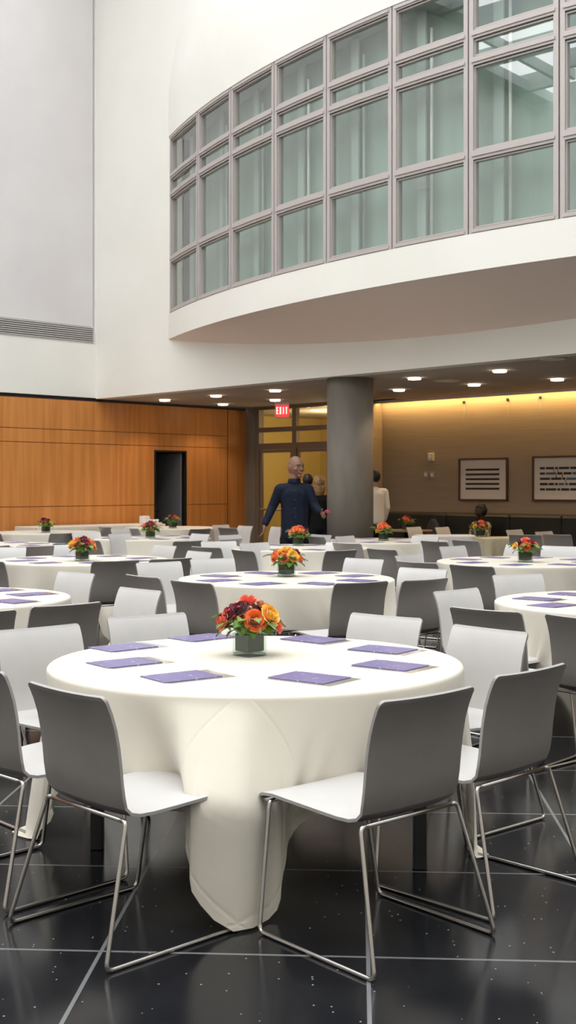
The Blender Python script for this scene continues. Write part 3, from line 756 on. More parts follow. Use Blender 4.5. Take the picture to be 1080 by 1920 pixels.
# ------------------------------------------------------------------ cards
sl=MB(); sl.bbox(-.155,.155,-.115,.115,0,.0015,.0005); sleeve_me=sl.mesh('sleeve',M['sleeve'])
cd=MB(); cd.bbox(-.135,.135,-.098,.098,.0005,.0045,.001); card_me=cd.mesh('card',M['card'])
def card(x,y,rz,label,group,sleeve=True,top=.7545):
    o=empty('place_card',(x,y,top),rz); tag(o,label,'place card',group)
    if sleeve: link('sleeve',sleeve_me,o,(.03,-.012,-.0003))
    link('printed_sheet',card_me,o)
t1=[(231,1214,42,'purple card upper left of the vase, second nearest the far rim'),(233,1243,38,'purple card at the far left rim of the nearest table'),(340,1269,36,'front purple card by the left dark chair'),(376,1196,42,'far purple card touching the bouquet from the left'),(580,1271,-36,'front purple card by the front right chair'),(587,1199,-42,'far purple card just right of the bouquet'),(718,1218,-36,'purple card by the far right rim of the nearest table'),(732,1248,-38,'purple card at the right rim, in front of another')]
for x,y,a,l in t1:
    dd=(CAMZ-.755)*F/(y-HZ); card((x-540)/F*dd,dd,radians(a),l,'cards on the nearest table')
for i,k in enumerate(TP):
    if k in('T1','T21','T11','T10'): continue
    X,Y=TPOS[k]
    for q in range(8):
        th=radians(22.5+45*q)+.06*sin(i*3+q); x=X+.63*cos(th); y=Y+.63*sin(th)
        px=540+x/y*F
        if px<-30 or px>1110: continue
        rz=(1 if cos(th)*sin(th)>0 else -1)*radians(40)
        card(x,y,rz,'purple card on '+TP[k][3],'cards on '+TP[k][3],sleeve=k in('T2','T4','T5'))

# ------------------------------------------------------------------ bouquets
def rose_mesh(R,seed,colmat):
    rg=random.Random(seed); m=MB()
    m.ball((0,0,0),(R*.34,R*.34,R*.42),8,6)
    for ring_,(n,rad,hh,op) in enumerate(((3,.40,.62,.05),(4,.55,.58,.10),(5,.72,.50,.20),(6,.88,.38,.34),(6,1.0,.20,.55))):
        for k in range(n):
            a0=2*pi*(k+.4*ring_)/n+rg.uniform(-.15,.15); rows=[]
            for i in range(5):
                v=i/4; row=[]
                for j in range(5):
                    u=-1+2*j/4; wd=(2*pi/n)*.62*(.55+.45*sin(pi*min(1,v*.8+.2)))
                    a=a0+u*wd
                    rr=R*rad*(.45+.55*v**.7)*(1+op*v*v*.35) ; z=R*(-.45+(hh+.45)*v) - R*op*.35*v**3 - abs(u)**2*R*.10*v
                    row.append((rr*cos(a),rr*sin(a),z))
                rows.append(row)
            m.grid(rows)
    return m.mesh('rose',colmat)
ROM={k:[rose_mesh(1.0,s,ROSE[k]) for s in (1,2)] for k in ROSE}
def leaf_mesh(seed):
    rg=random.Random(seed); rows=[]
    for i in range(7):
        t=i/6; w=.028*sin(pi*min(1,t*.9+.08))**.8; rows.append([(t*.085,u*w,.012*sin(pi*t)-.02*t*t+abs(u)*.006) for u in(-1,-.5,0,.5,1)])
    return MB().grid(rows).mesh('leaf',M['leaf'])
LM=leaf_mesh(1)
def sprig_mesh():
    rg=random.Random(5); m=MB()
    for k in range(16):
        a=rg.uniform(0,2*pi); l=rg.uniform(.02,.05); b=Vector((rg.uniform(-.03,.03),rg.uniform(-.03,.03),rg.uniform(-.03,.02)))
        d_=Vector((cos(a)*l,sin(a)*l,rg.uniform(-.01,.04))); s_=Vector((-sin(a),cos(a),0))*.007
        m.add([b,b+d_*.5+s_,b+d_,b+d_*.5-s_],[(0,1,2,3)])
    return m.mesh('sprig',M['filler'])
SPR=sprig_mesh()
def vase_meshes():
    w=.057; h=.105; t=.004
    m=MB(); m.bbox(-w,w,-w,w,0,h,.003); v=m.mesh('vase',M['vaseglass'])
    m=MB(); m.bbox(-w+.008,w-.008,-w+.008,w-.008,.022,h-.003,.004); l=m.mesh('leaf_wrap',M['lining'])
    m=MB(); m.bbox(-w+.003,w-.003,-w+.003,w-.003,.002,.016,.003); b=m.mesh('base',M['vaseglass'])
    return v,l,b
VM=vase_meshes()
MOSS=MB().ball((0,0,.012),(.072,.072,.045),20,12,fn=lambda p:p*(1+.12*sin(p.x*260)*sin(p.y*230+p.z*300))).mesh('moss',M['leaf'])
BQ={
'A':[(-.125,-.03,.165,'coral',.046),(-.085,-.03,.205,'red',.048),(-.045,-.05,.222,'wine',.044),(-.01,.01,.252,'coral',.050),(.030,-.085,.172,'orange',.050),(.098,-.045,.192,'yellow',.052),(.058,.0,.236,'peach',.030),(.082,.02,.222,'peach',.026),(.135,-.02,.135,'coral',.030),(-.05,.07,.20,'orange',.044),(.05,.08,.20,'red',.045),(-.10,.05,.16,'yellow',.040),(.10,.06,.165,'flame',.042)],
'B':[(-.10,-.05,.17,'orange',.045),(-.02,-.09,.165,'coral',.042),(.06,-.07,.180,'yellow',.052),(.0,-.02,.225,'yellow',.050),(-.05,-.02,.21,'yellow',.040),(.09,0,.205,'wine',.042),(.115,-.02,.155,'orange',.040),(-.09,.02,.21,'peach',.036),(.03,.05,.22,'red',.042),(-.04,.08,.18,'orange',.042),(.08,.08,.165,'yellow',.04)],
'C':[(-.10,-.04,.175,'yellow',.052),(-.045,-.06,.19,'orange',.050),(.01,-.05,.215,'wine',.046),(.055,-.07,.185,'red',.048),(.11,-.03,.17,'flame',.050),(-.05,.0,.225,'flame',.040),(.02,.01,.235,'red',.044),(.07,.02,.21,'coral',.040),(-.08,.06,.18,'coral',.042),(.03,.08,.19,'yellow',.042),(.13,-.01,.13,'peach',.034)],
'D':[(-.11,-.03,.165,'yellow',.038),(-.06,-.02,.20,'wine',.045),(0,-.03,.225,'coral',.048),(.0,-.09,.165,'orange',.045),(.055,-.05,.195,'red',.050),(.10,-.02,.175,'coral',.042),(.02,.04,.23,'wine',.042),(-.05,.06,.19,'red',.044),(.07,.06,.18,'orange',.04)],
'E':[(-.09,-.05,.18,'coral',.046),(-.02,-.06,.20,'orange',.05),(.05,-.05,.19,'flame',.048),(.09,-.02,.18,'red',.050),(-.05,-.0,.225,'flame',.045),(.02,.01,.24,'coral',.048),(.07,.03,.215,'red',.042),(-.10,.0,.15,'yellow',.036),(.10,.0,.135,'yellow',.032),(0,.08,.19,'orange',.045)],
'F':[(-.09,-.04,.18,'coral',.045),(-.03,-.06,.195,'wine',.05),(.04,-.06,.20,'red',.050),(.09,-.02,.17,'peach',.042),(0,.0,.235,'red',.048),(-.06,.01,.215,'orange',.040),(.05,.03,.225,'peach',.036),(0,.08,.19,'wine',.045)]}
def bouquet(x,y,kind,label,rz=0,top=.754,scale=1.,vrot=radians(43)):
    o=empty('flower_centerpiece',(x,y,top),rz); o.scale=(scale,)*3; tag(o,label,'flowers','flower centerpieces')
    for me,n in zip(VM,('vase','leaf_wrap','vase_base')): link(n,me,o,rot=(0,0,vrot-rz))
    link('moss',MOSS,o,(0,0,.118))
    rg=random.Random(kind)
    for i,(px,py,pz,c_,r_) in enumerate(BQ[kind]):
        q=link('rose',ROM[c_][i%2],o,(px,py,pz)); q.scale=(r_*.95,)*3
        d_=Vector((px,py-.02,max(.04,pz-.12))).normalized(); q.rotation_mode='QUATERNION'; q.rotation_quaternion=Vector((0,0,1)).rotation_difference(d_)
    for k in range(9):
        a=2*pi*k/9+rg.uniform(-.3,.3); u=rg.uniform(.35,1.0); q=link('rosebud',ROM[rg.choice(('red','orange','peach','wine','flame','coral','yellow'))][k%2],o,(.115*u*cos(a),.10*u*sin(a),.215-.065*u*u)); q.scale=(rg.uniform(.020,.028),)*3
        q.rotation_mode='QUATERNION'; q.rotation_quaternion=Vector((0,0,1)).rotation_difference(Vector((cos(a)*u,sin(a)*u,.8)).normalized())
    for k in range(20):
        a=2*pi*k/20*2.0+rg.uniform(-.2,.2); z=.122+.022*(k%3)+rg.uniform(-.008,.008); q=link('leaf',LM,o,((.048+.022*(k%3))*cos(a),(.048+.022*(k%3))*sin(a),z),(rg.uniform(-.5,.5),.10-.30*(k%3)*.6,a)); s_=rg.uniform(.85,1.35); q.scale=(s_,s_,s_)
    for k in range(5):
        a=-2.3+k*.4; q=link('sprig',SPR,o,(.075*cos(a)-.01,.075*sin(a),.135+.02*(k%2)),(0,0,k)); q.scale=(1.0,)*3
def bq_at(px,py,kind,label,rz=0,scale=1.,top=.754):
    dd=(CAMZ-top)*F/(py-HZ); bouquet((px-540)/F*dd,dd,kind,label,rz,top,scale)
bq_at(468,1229,'A','square vase of mixed roses on the nearest table',scale=.98)
bq_at(537,1081,'B','square vase mostly of yellow roses on the second table')
bq_at(154,1052,'C','bouquet with a big yellow rose at its left side')
bq_at(985,1054,'D','red and coral bouquet with broad green leaves on the right table')
bq_at(559,1023,'E','bright orange bouquet in front of the navy-jacketed man')
bq_at(719,1014,'E','orange and coral bouquet beside the column base',rz=.5)
bq_at(282,1009,'F','magenta and orange bouquet on the far table left of the doorway',rz=.0)
bq_at(86,999,'D','dark red bouquet against the wood wall at far left',rz=2.3)
bq_at(324,990.5,'F','bouquet standing before the black doorway',rz=2.6)

# ------------------------------------------------------------------ small tables by the bench, buffet
def small_table(px,py,hx,hy,rz,top,cmat,label,clabel,drop=.6):
    dd=(CAMZ-top)*F/(py-HZ); X=(px-540)/F*dd
    t=empty('square_table',(X,dd,0),rz); tag(t,label,'table')
    MB().bbox(-hx+.02,hx-.02,-hy+.02,hy-.02,top-.035,top-.003,.005).build('tabletop',M['ivory_top'],t)
    MB().lathe([(.24,0),(.24,.02),(.04,.035),(.035,top-.035)],24).build('pedestal',M['black'],t)
    if cmat:
        c=cloth_mesh(('rect',hx,hy),top,drop,0,int(px),N=120,nh=12,fold=.8,square=False).build('tablecloth',cmat,None,(X,dd,0),(0,0,rz)); tag(c,clabel,'tablecloth')
    return X,dd
small_table(935,1008,.32,.32,radians(8),.75,M['cloth_cream'],'small square table beside the seated woman','cream cloth hanging in folds beside the seated woman')
small_table(835,1004,.46,.34,0,.75,M['cloth_white'],'small square table before the grey bag','cool white cloth on the small table before the grey bag')
small_table(762,993,.35,.35,radians(45),.75,None,'bare dark table under the shadowed bouquet','')
bq_at(762,993.5,'F','shadowed amber bouquet on the bare table by the bench',rz=1.2)
bq_at(901,1006.5,'D','bouquet beside the seated woman on the cream cloth',rz=.3)
# buffet along the wood wall
def wood_pt(x,off=0):
    u=(x-540)/F; dd=27/(1-u); return Vector((u*dd,dd,0))+Vector(ab(0,off))
pA=wood_pt(18,.52); pB=wood_pt(258,.52); mid=(pA+pB)/2; L_=(pB-pA).xy.length; rz=atan2(pB.y-pA.y,pB.x-pA.x)
bt=empty('buffet_table',(mid.x,mid.y,0),rz); tag(bt,'long buffet table standing along the wood wall','table')
MB().bbox(-L_/2,L_/2,-.36,.36,.76,.785,.004).build('tabletop',mat_top,bt)
for sx in(-1,1):
    for sy in(-1,1): MB().tube([(sx*(L_/2-.15),sy*.28,0),(sx*(L_/2-.15),sy*.28,.76)],.018).build('leg',M['black'],bt)
c=cloth_mesh(('rect',L_/2,.37),.79,.765,0,4,N=220,nh=12,fold=.7,square=False).build('tablecloth',M['cloth'],None,(mid.x,mid.y,0),(0,0,rz)); tag(c,'long cream cloth covering the buffet along the wood wall','tablecloth')
p=wood_pt(243,.48); o=empty('napkin_stack',(p.x,p.y,.796),rz); tag(o,'tall white stack of folded napkins on the buffet','napkins')
MB().bbox(-.08,.08,-.07,.07,0,.14,.008).build('stack',M['napkin'],o,kind if False else None); MB().bbox(-.07,.07,-.06,.06,.14,.15,.004).build('top_napkin',M['napkin'],o)
p=wood_pt(252,.62); o=empty('cup_tray',(p.x,p.y,.796),rz); tag(o,'low white tray of cups beside the napkin stack','tray')
MB().bbox(-.13,.13,-.1,.1,0,.02,.006).build('tray',M['napkin'],o)
for k in range(3): MB().lathe([(.025,.02),(.035,.08)],16,c=(-.08+.08*k,0,0)).build('cup',M['napkin'],o)

# ------------------------------------------------------------------ chairs
CL=[] # (x, y, rz, kind, table)
def face(fx,fy): return atan2(fy,fx)-pi/2
def near(x,y,fx,fy,kind,tb): CL.append([x,y,face(fx,fy),kind,tb])
near(-.98,4.70,.70,.71,'D','T1'); near(-.527,4.183,.72,.69,'D','T1'); near(.262,4.115,-.66,.75,'D','T1'); near(.69,4.62,-.70,.71,'D','T1')
near(.735,5.50,-.76,-.65,'W','T1'); near(.323,6.03,-.649,-.761,'W','T1'); near(-.578,6.04,.55,-.83,'W','T1'); near(-1.0,5.52,.67,-.74,'W','T1')
def ch(xl,xr,yl,yr,kind,tb):
    CY=.85-.0
    dl=(CAMZ-CY)*F/(yl-HZ); dr=(CAMZ-CY)*F/(yr-HZ); ym=(yl+yr)/2; dm=(CAMZ-CY)*F/(ym-HZ)
    xm=(xl+xr)/2; X=(xm-540)/F*dm; wd=(xr-xl)*dm/F
    tx,ty=TPOS.get(tb,CLUSTER if tb=='T21' else (X,dm+(1 if kind=='D' else -1)))
    if dm<9.2 and yl!=yr:
        b=Vector(((xr-540)/F*dr-(xl-540)/F*dl, dr-dl)).normalized()
    else:
        mag=acos(max(.5,min(1,wd/.45)))
        if abs(yl-yr)>=2 and dm<13: s=1 if yr<yl else -1
        else: s=0
        # facing direction towards its table settles the sign when the photo does not
        if s==0:
            fx=tx-X; s=1 if ((fx<0)==(kind=='D')) else -1
        b=Vector((cos(mag),s*sin(mag)))
    f=Vector((-b.y,b.x)) if kind=='D' else Vector((b.y,-b.x))
    CL.append([X+.285*f.x,dm+.285*f.y,face(f.x,f.y),kind,tb])
D,W='D','W'
for a in [
 (320,400,1087,1094,D,'T2'),(636,718,1093,1089,D,'T2'),(758,835,1088,1083,D,'T2'),(233,303,1076,1083,D,'T2'),(649,721,1055,1058,W,'T2'),(752,832,1062,1066,W,'T2'),(355,438,1057,1054,W,'T2'),(258,337,1057,1056,W,'T2'),
 (62,187,1137,1128,D,'T4'),(112,182,1084,1090,W,'T4'),(223,300,1100,1108,W,'T4'),(-95,3,1150,1144,D,'T4'),
 (176,257,1052,1050,D,'T3'),(-66,14,1050,1053,D,'T3'),(283,357,1048,1046,D,'T3'),(-28,50,1028,1028,W,'T3'),(80,147,1027,1026,W,'T3'),(287,336,1028,1029,W,'T3'),(349,398,1033,1035,W,'T3'),
 (327,377,1015,1013,D,'T9'),(357,416,1024,1027,D,'T7'),(434,478,1029,1034,D,'T7'),(609,669,1033,1030,D,'T7'),(691,741,1030,1028.5,D,'T8'),(612,674,1017,1016,W,'T7'),(628,676,1013,1014.5,D,'T8'),(579,608,1004,1005,D,'T8'),
 (583,620,1003,1002,W,'T7'),(631,666,1001,999.5,W,'T8'),(378,442,1014,1016,W,'T7'),(453,503,1014,1013,W,'T7'),
 (409,445,990,989,D,'T21'),(411,450,1003,1003,W,'T21'),(412,452,1011,1010,D,'T21'),(446,474,986,986,W,'T21'),(400,428,984,984,W,'T21'),(357,393,992,991,D,'T11'),(357,394,1001,1001,W,'T9'),(508,536,988,988,W,'T21'),
 (98,137,999,1000,D,'T10'),(138,185,999,998,W,'T9'),(34,97,1024,1023.5,D,'T17'),(104,140,1018,1018,D,'T17'),(150,192,1012,1013,D,'T9'),(-25,8,999,999,D,'T10'),(-40,11,1024,1023,D,'T17'),
 (183,212,988,988,D,'T11'),(211,242,991,991,W,'T11'),(208,241,1000,999,W,'T9'),(234,263,990,991,D,'T11'),
 (793,836,1015,1014,D,'T20'),(852,894,1013,1013,D,'T20'),(739,791,1041,1039.5,W,'T6'),(817,875,1032,1031,W,'T6'),(747,816,1052,1055,D,'T6'),(849,920,1058,1062,D,'T6'),(955,992,1022,1022,W,'T6'),(1020,1085,1030,1029,W,'T6'),
 (935,1000,1091,1088.5,W,'T5'),(819,894,1109,1102,W,'T5'),(847,974,1137,1147,D,'T5'),(1031,1150,1151,1163,D,'T5'),
 (757,790,993.5,994,W,'T20'),(811,843,994,993,W,'T20'),(775,818,1002,1002,W,'T8'),(944,982,997,996.5,W,'T12'),(1000,1040,996,997,W,'T22'),(957,1012,1003,1002,D,'T22'),(1023,1066,1002,1002,D,'T22')]:
    ch(*a)
PH={k:v[3] for k,v in TP.items()}
PH['T20']='the small white-clothed table'; PH['T12']='the seated woman\'s cream table'; PH['T22']='the end of the dark bench'
SH={'T1':'the nearest round table','T2':'the yellow-rose table','T3':'the one-big-yellow-rose table','T7':'the navy-jacketed man\'s table','T10':'the far dark-red-bouquet table','T21':'the cluster left of the man','T17':'the left-edge middle-distance table','T6':'the leafy red bouquet\'s table','T8':'the column-base table','T11':'the farthest table below the doorway','T9':'the table left of the doorway','T4':'the near left-edge table','T5':'the near right-edge table'}
PH.update(SH)
from collections import defaultdict
gr=defaultdict(list)
for c in CL: gr[(c[3],c[4])].append(c)
ORD=['leftmost','second from left','third from left','fourth from left','fifth from left','sixth from left','seventh from left']
NW={2:'two',3:'three',4:'four',5:'five',6:'six',7:'seven'}
for (kd,tb),l in gr.items():
    l.sort(key=lambda c:c[0]/c[1])
    for i,c in enumerate(l):
        base='dark-backed chair' if kd=='D' else 'light chair facing us'
        lab=base+' at '+PH[tb] if len(l)==1 else base+', '+(ORD[i] if i<len(l)-1 else 'rightmost')+' of '+NW[len(l)]+', at '+PH[tb]
        c.append(lab)
EXTRA=[]
for c in CL:
    if c[4]=='T1': continue
    for it in range(40):
        bad=any(hypot(c[0]-X,c[1]-Y)<1.02 for X,Y in TPOS.values()) or any(hypot(c[0]-X,c[1]-Y)<q for X,Y,q in ((3.18,18.1,.60),(2.48,18.9,.72),(.98,18.93,.70)))
        if not bad: break
        tx,ty=TPOS.get(c[4],(c[0],c[1]+(1 if c[3]=='D' else -1)))
        k=1+(.006 if c[1]>ty else -.006); c[0]*=k; c[1]*=k
for i,c in enumerate(CL):
    for e in CL[:i]:
        dd=hypot(c[0]-e[0],c[1]-e[1])
        if dd<.50: print('CLOSE',round(dd,2),round(c[1],1),round(e[1],1),c[5],'|',e[5],[round((q[0]/q[1])*F+540) for q in (c,e)])
for c in CL:
    if len(c[5].split())>15: print('LONG',c[5])
for c in CL: chair_at(c[0],c[1],c[2],c[5],'stacking chairs around the tables')

# ------------------------------------------------------------------ people
def skinned(name, joints, edges, mt, parent=None, sub=1, extra=None, voxel=.012):
    """one continuous surface grown round a skeleton; joints: {name:(x,y,z,r) or (x,y,z,rx,ry)}"""
    m=MB(); done=set()
    def R(k): j=joints[k]; return (j[3],j[4]) if len(j)==5 else (j[3],j[3])
    for a,b in edges:
        A=Vector(joints[a][:3]); B=Vector(joints[b][:3]); ra,rb=R(a),R(b)
        if (len(joints[a])==5)!=(len(joints[b])==5):      # limb leaving the trunk keeps the limb's own girth
            if len(joints[a])==5: ra=(min(min(ra),rb[0]*1.15),)*2
            else: rb=(min(min(rb),ra[0]*1.15),)*2
        t=(B-A); L=t.length
        if L<1e-5: continue
        t/=L; n=14 if max(ra+rb)>.03 else 8; rows=[]
        if len(joints[a])==5 and len(joints[b])==5: u,v=Vector((1,0,0)),Vector((0,1,0))
        else: u=t.orthogonal().normalized(); v=t.cross(u)
        K=5 if n==14 else 3
        prof_=[(-cos(pi/2*q/K),sin(pi/2*q/K),0) for q in range(K+1)]+[(cos(pi/2*q/K),sin(pi/2*q/K),1) for q in range(K,-1,-1)]
        for off,sc,e in prof_:
            sc=max(sc,.05); rr=rb if e else ra; c=(B if e else A)+t*off*min(rr)*.9
            rows.append([tuple(c+u*cos(2*pi*q/n)*rr[0]*sc+v*sin(2*pi*q/n)*rr[1]*sc) for q in range(n)])
        m.grid(rows,True); o0=len(m.v)-n*len(rows)
        m.f.append(tuple(o0+q for q in range(n-1,-1,-1))); m.m.append(0); m.sm.append(True)
        m.f.append(tuple(len(m.v)-n+q for q in range(n))); m.m.append(0); m.sm.append(True)
    if extra: extra(m)
    ob=m.build(name,mt,parent)
    r=ob.modifiers.new('r','REMESH'); r.mode='VOXEL'; r.voxel_size=voxel*.62; r.use_smooth_shade=True
    sm=ob.modifiers.new('sm','SMOOTH'); sm.factor=.5; sm.iterations=3
    dg=bpy.context.evaluated_depsgraph_get(); dg.update(); nm=bpy.data.meshes.new_from_object(ob.evaluated_get(dg)); ob.modifiers.clear(); ob.data=nm
    if not nm.materials: nm.materials.append(mt)
    for p in nm.polygons: p.use_smooth=True
    return ob
def head_parts(m, c, H, yaw, tilt=0):
    """a head with brow, eye hollows, nose, lips, chin and ears; H is chin to crown; local front is -Y before the yaw"""
    R=Matrix.Rotation(yaw,3,'Z')@Matrix.Rotation(tilt,3,'X')
    def tf(p): return Vector(c)+R@Vector(p)
    def fn(p):
        q=p.copy(); z=q.z/(H*.5)
        if z<0:
            q.x*=1-.16*min(1,-z)**1.5; 
            if q.y>0: q.y*=1-.38*min(1,-z)**1.2
        if q.y<0 and -.2<z<.18: q.y*=.95           # eye line hollow
        return R@q
    m.ball(c,(H*.335,H*.42,H*.5),20,16,fn=fn)
    def bl(p,r,n=8,k=6): 
        m.ball(tf(p),r,n,k,fn=lambda v:R@v)
    bl((0,-H*.425,-H*.06),(H*.05,H*.085,H*.085)); bl((0,-H*.44,-H*.12),(H*.075,H*.075,H*.045))     # nose bridge / tip
    bl((0,-H*.36,H*.10),(H*.20,H*.07,H*.05))                                                       # brow ridge
    bl((0,-H*.33,-H*.40),(H*.12,H*.09,H*.08))                                                      # chin
    bl((0,-H*.375,-H*.245),(H*.105,H*.05,H*.045))                                                  # mouth
    for s in(-1,1):
        bl((s*H*.335,H*.03,-H*.02),(H*.035,H*.09,H*.13)); bl((s*H*.20,-H*.27,-H*.10),(H*.10,H*.09,H*.08))
    return tf,R
def face_bits(parent,tf,R,H,lipm,browm):
    for s in(-1,1):
        m=MB(); m.ball(tf((s*H*.135,-H*.365,H*.025)),(H*.042,H*.02,H*.020),8,6,fn=lambda v:R@v); m.build('eye',M['eye'],parent)
        m=MB(); m.ball(tf((s*H*.135,-H*.392,H*.025)),(H*.025,H*.014,H*.026),8,6,fn=lambda v:R@v); m.build('iris',M['hair_black'],parent)
        m=MB(); m.tube([tf((s*H*.06,-H*.425,H*.095)),tf((s*H*.14,-H*.415,H*.12)),tf((s*H*.22,-H*.345,H*.10))],[H*.012,H*.017,H*.008],6); m.build('eyebrow',browm,parent)
    m=MB(); m.ball(tf((0,-H*.415,-H*.235)),(H*.09,H*.03,H*.022),10,6,fn=lambda v:R@v); m.ball(tf((0,-H*.41,-H*.268)),(H*.08,H*.03,H*.022),10,6,fn=lambda v:R@v); m.build('lips',lipm,parent)
def hand_chain(J,E,pre,wrist,dirv,side,down=(0,0,-1),curl=.4,s=1.):
    """palm and five fingers as chains rooted at the wrist joint; side points towards the thumb"""
    w=Vector(wrist); d_=Vector(dirv).normalized(); sd=Vector(side); sd=(sd-d_*sd.dot(d_)).normalized(); n=d_.cross(sd)
    J[pre+'pm']=(*(w+d_*.045*s),.028*s,.018*s); E.append((pre+'w',pre+'pm'))
    for i,(off,L,r_) in enumerate(((.030,.072,.0092),(.010,.082,.0095),(-.010,.076,.0092),(-.029,.058,.008))):
        b=w+d_*.088*s+sd*off*s; J[f'{pre}k{i}']=(*b,r_*s*1.15); E.append((pre+'pm',f'{pre}k{i}')); p=b; dd=d_.copy()
        for q in range(3):
            dd=(dd*cos(curl)+n*sin(curl)).normalized(); p=p+dd*L*s*(.42,.32,.26)[q]; J[f'{pre}f{i}{q}']=(*p,r_*s*(1-.12*q)); E.append((f'{pre}k{i}' if q==0 else f'{pre}f{i}{q-1}',f'{pre}f{i}{q}'))
    b=w+d_*.030*s+sd*.030*s; J[pre+'t0']=(*b,.014*s); E.append((pre+'pm',pre+'t0')); p=b+(d_*.6+sd*.8).normalized()*.038*s; J[pre+'t1']=(*p,.0105*s); E.append((pre+'t0',pre+'t1')); p=p+(d_*.9+sd*.25+n*.3).normalized()*.03*s; J[pre+'t2']=(*p,.009*s); E.append((pre+'t1',pre+'t2'))

# -- standing man in navy jacket, behind the orange bouquet's table
def standing_man():
    Y0=16.45; X0=(552-540)/F*Y0; o=empty('person',(X0,Y0,0)); tag(o,'bald man in navy collared jacket, head turned right, arms held away','person')
    k=Y0/F
    def pz(x,y,dy=0): q=P(x,y,Y0+dy); return (q.x-X0,q.y-Y0,q.z)
    hc=pz(554,876); H=.305
    neck=pz(551,903); 
    LS=(-.195,0,1.475); RS=(.185,.01,1.475)
    LE=(-.30,.03,1.245); LW=pz(496,985,-.08); RE=(.27,-.02,1.26); RW=pz(602,962,-.18)
    J={'pel':(0,0,.98,.165,.12),'ch':(0,0,1.22,.16,.115),'ch2':(0,0,1.42,.18,.12),'nk':(0,0,1.56,.075),'nk2':(neck[0],neck[1]-.01,1.63,.066),'hd':(hc[0],hc[1],hc[2]-.03,.07)}
    E=[('pel','ch'),('ch','ch2'),('ch2','nk'),('nk','nk2'),('nk2','hd')]
    for s,a,b,c in(('l',LS,LE,LW),('r',RS,RE,RW)):
        J[s+'s']=(*a,.065); J[s+'e']=(*b,.043); J[s+'w']=(*c,.029); E+=[('ch2',s+'s'),(s+'s',s+'e'),(s+'e',s+'w')]
    dl=(Vector(LW)-Vector(LE)); hand_chain(J,E,'l',LW,(dl.x*.4,dl.y*.4-.02,dl.z),(.1,-1,0),curl=.35,s=1.12)
    dr=(Vector(RW)-Vector(RE)); hand_chain(J,E,'r',RW,(dr.x,dr.y,dr.z*.3),(-.2,-.5,1),curl=.75,s=1.12)
    for s,x in(('a',-.10),('b',.10)):
        J[s+'h']=(x,0,.92,.095); J[s+'k']=(x*1.15,-.01,.50,.062); J[s+'a']=(x*1.2,.01,.09,.042); J[s+'t']=(x*1.35,-.17,.04,.038); E+=[('pel',s+'h'),(s+'h',s+'k'),(s+'k',s+'a'),(s+'a',s+'t')]
    st={}
    def ex(m): st['t']=head_parts(m,hc,H,radians(38),0)
    b=skinned('body',J,E,M['skin'],o,sub=1,extra=ex,voxel=.010)
    tf,R=st['t']; face_bits(o,tf,R,H,M['lips'],M['hair_black'])
    # jacket
    JJ={'pel':(0,0,.84,.195,.15),'w':(0,0,1.02,.185,.14),'ch':(0,0,1.22,.185,.135),'ch2':(0,0,1.42,.205,.14),'sh':(0,0,1.485,.175,.10),'nk':(0,0,1.555,.085,.08),'nk2':(neck[0]*.5,0,1.605,.075,.075)}
    EE=[('pel','w'),('w','ch'),('ch','ch2'),('ch2','sh'),('sh','nk'),('nk','nk2')]
    for s,a,bb,c in(('l',LS,LE,LW),('r',RS,RE,RW)):
        a,bb,c=Vector(a),Vector(bb),Vector(c); c2=bb.lerp(c,.90)
        JJ[s+'s']=(*a,.085); JJ[s+'e']=(*bb,.064); JJ[s+'w']=(*c2,.049); JJ[s+'m']=(*(a.lerp(bb,.5)),.074); EE+=[('sh',s+'s'),(s+'s',s+'m'),(s+'m',s+'e'),(s+'e',s+'w')]
    skinned('jacket',JJ,EE,M['navy'],o,sub=2)
    m=MB(); m.lathe([(.090,0),(.083,.028),(.078,.052),(.074,.05),(.078,.02)],24,c=(neck[0]*.5,0,1.575),cap=False); m.build('collar',M['navy'],o)
    m=MB(); 
    for q in range(5): m.ball((.0+.004*q,-.148+.0*q,1.46-.12*q),(.011,.006,.011),8,6)
    m.build('jacket_buttons',M['black'],o); o.children[-1]['kind']='stuff' if False else 'thing'
    TJ={'p':(0,0,.88,.165,.12)}; TE=[]
    for s,x in(('a',-.10),('b',.10)):
        TJ[s+'h']=(x,0,.80,.105); TJ[s+'k']=(x*1.15,-.01,.48,.080); TJ[s+'a']=(x*1.2,.01,.10,.066); TE+=[('p',s+'h'),(s+'h',s+'k'),(s+'k',s+'a')]
        m=MB(); m.ball((x*1.3,-.09,.04),(.05,.14,.04),14,8); m.build('shoe',M['black'],o)
    skinned('trousers',TJ,TE,M['blackcloth'],o,sub=1)
    # flower in his left hand (a separate thing)
    q=Vector(RW)+Vector((X0,Y0,0))+Vector((.085,-.06,.02)); f=empty('carnation',q); tag(f,'single pink flower held in the man\'s hand','flower')
    fm=link('petals',rose_mesh(1.0,9,M['pink']),f); fm.scale=(.045,)*3
    MB().tube([(0,0,-.02),(-.01,.01,-.10)],.004,6).build('stem',M['leaf'],f)
standing_man()

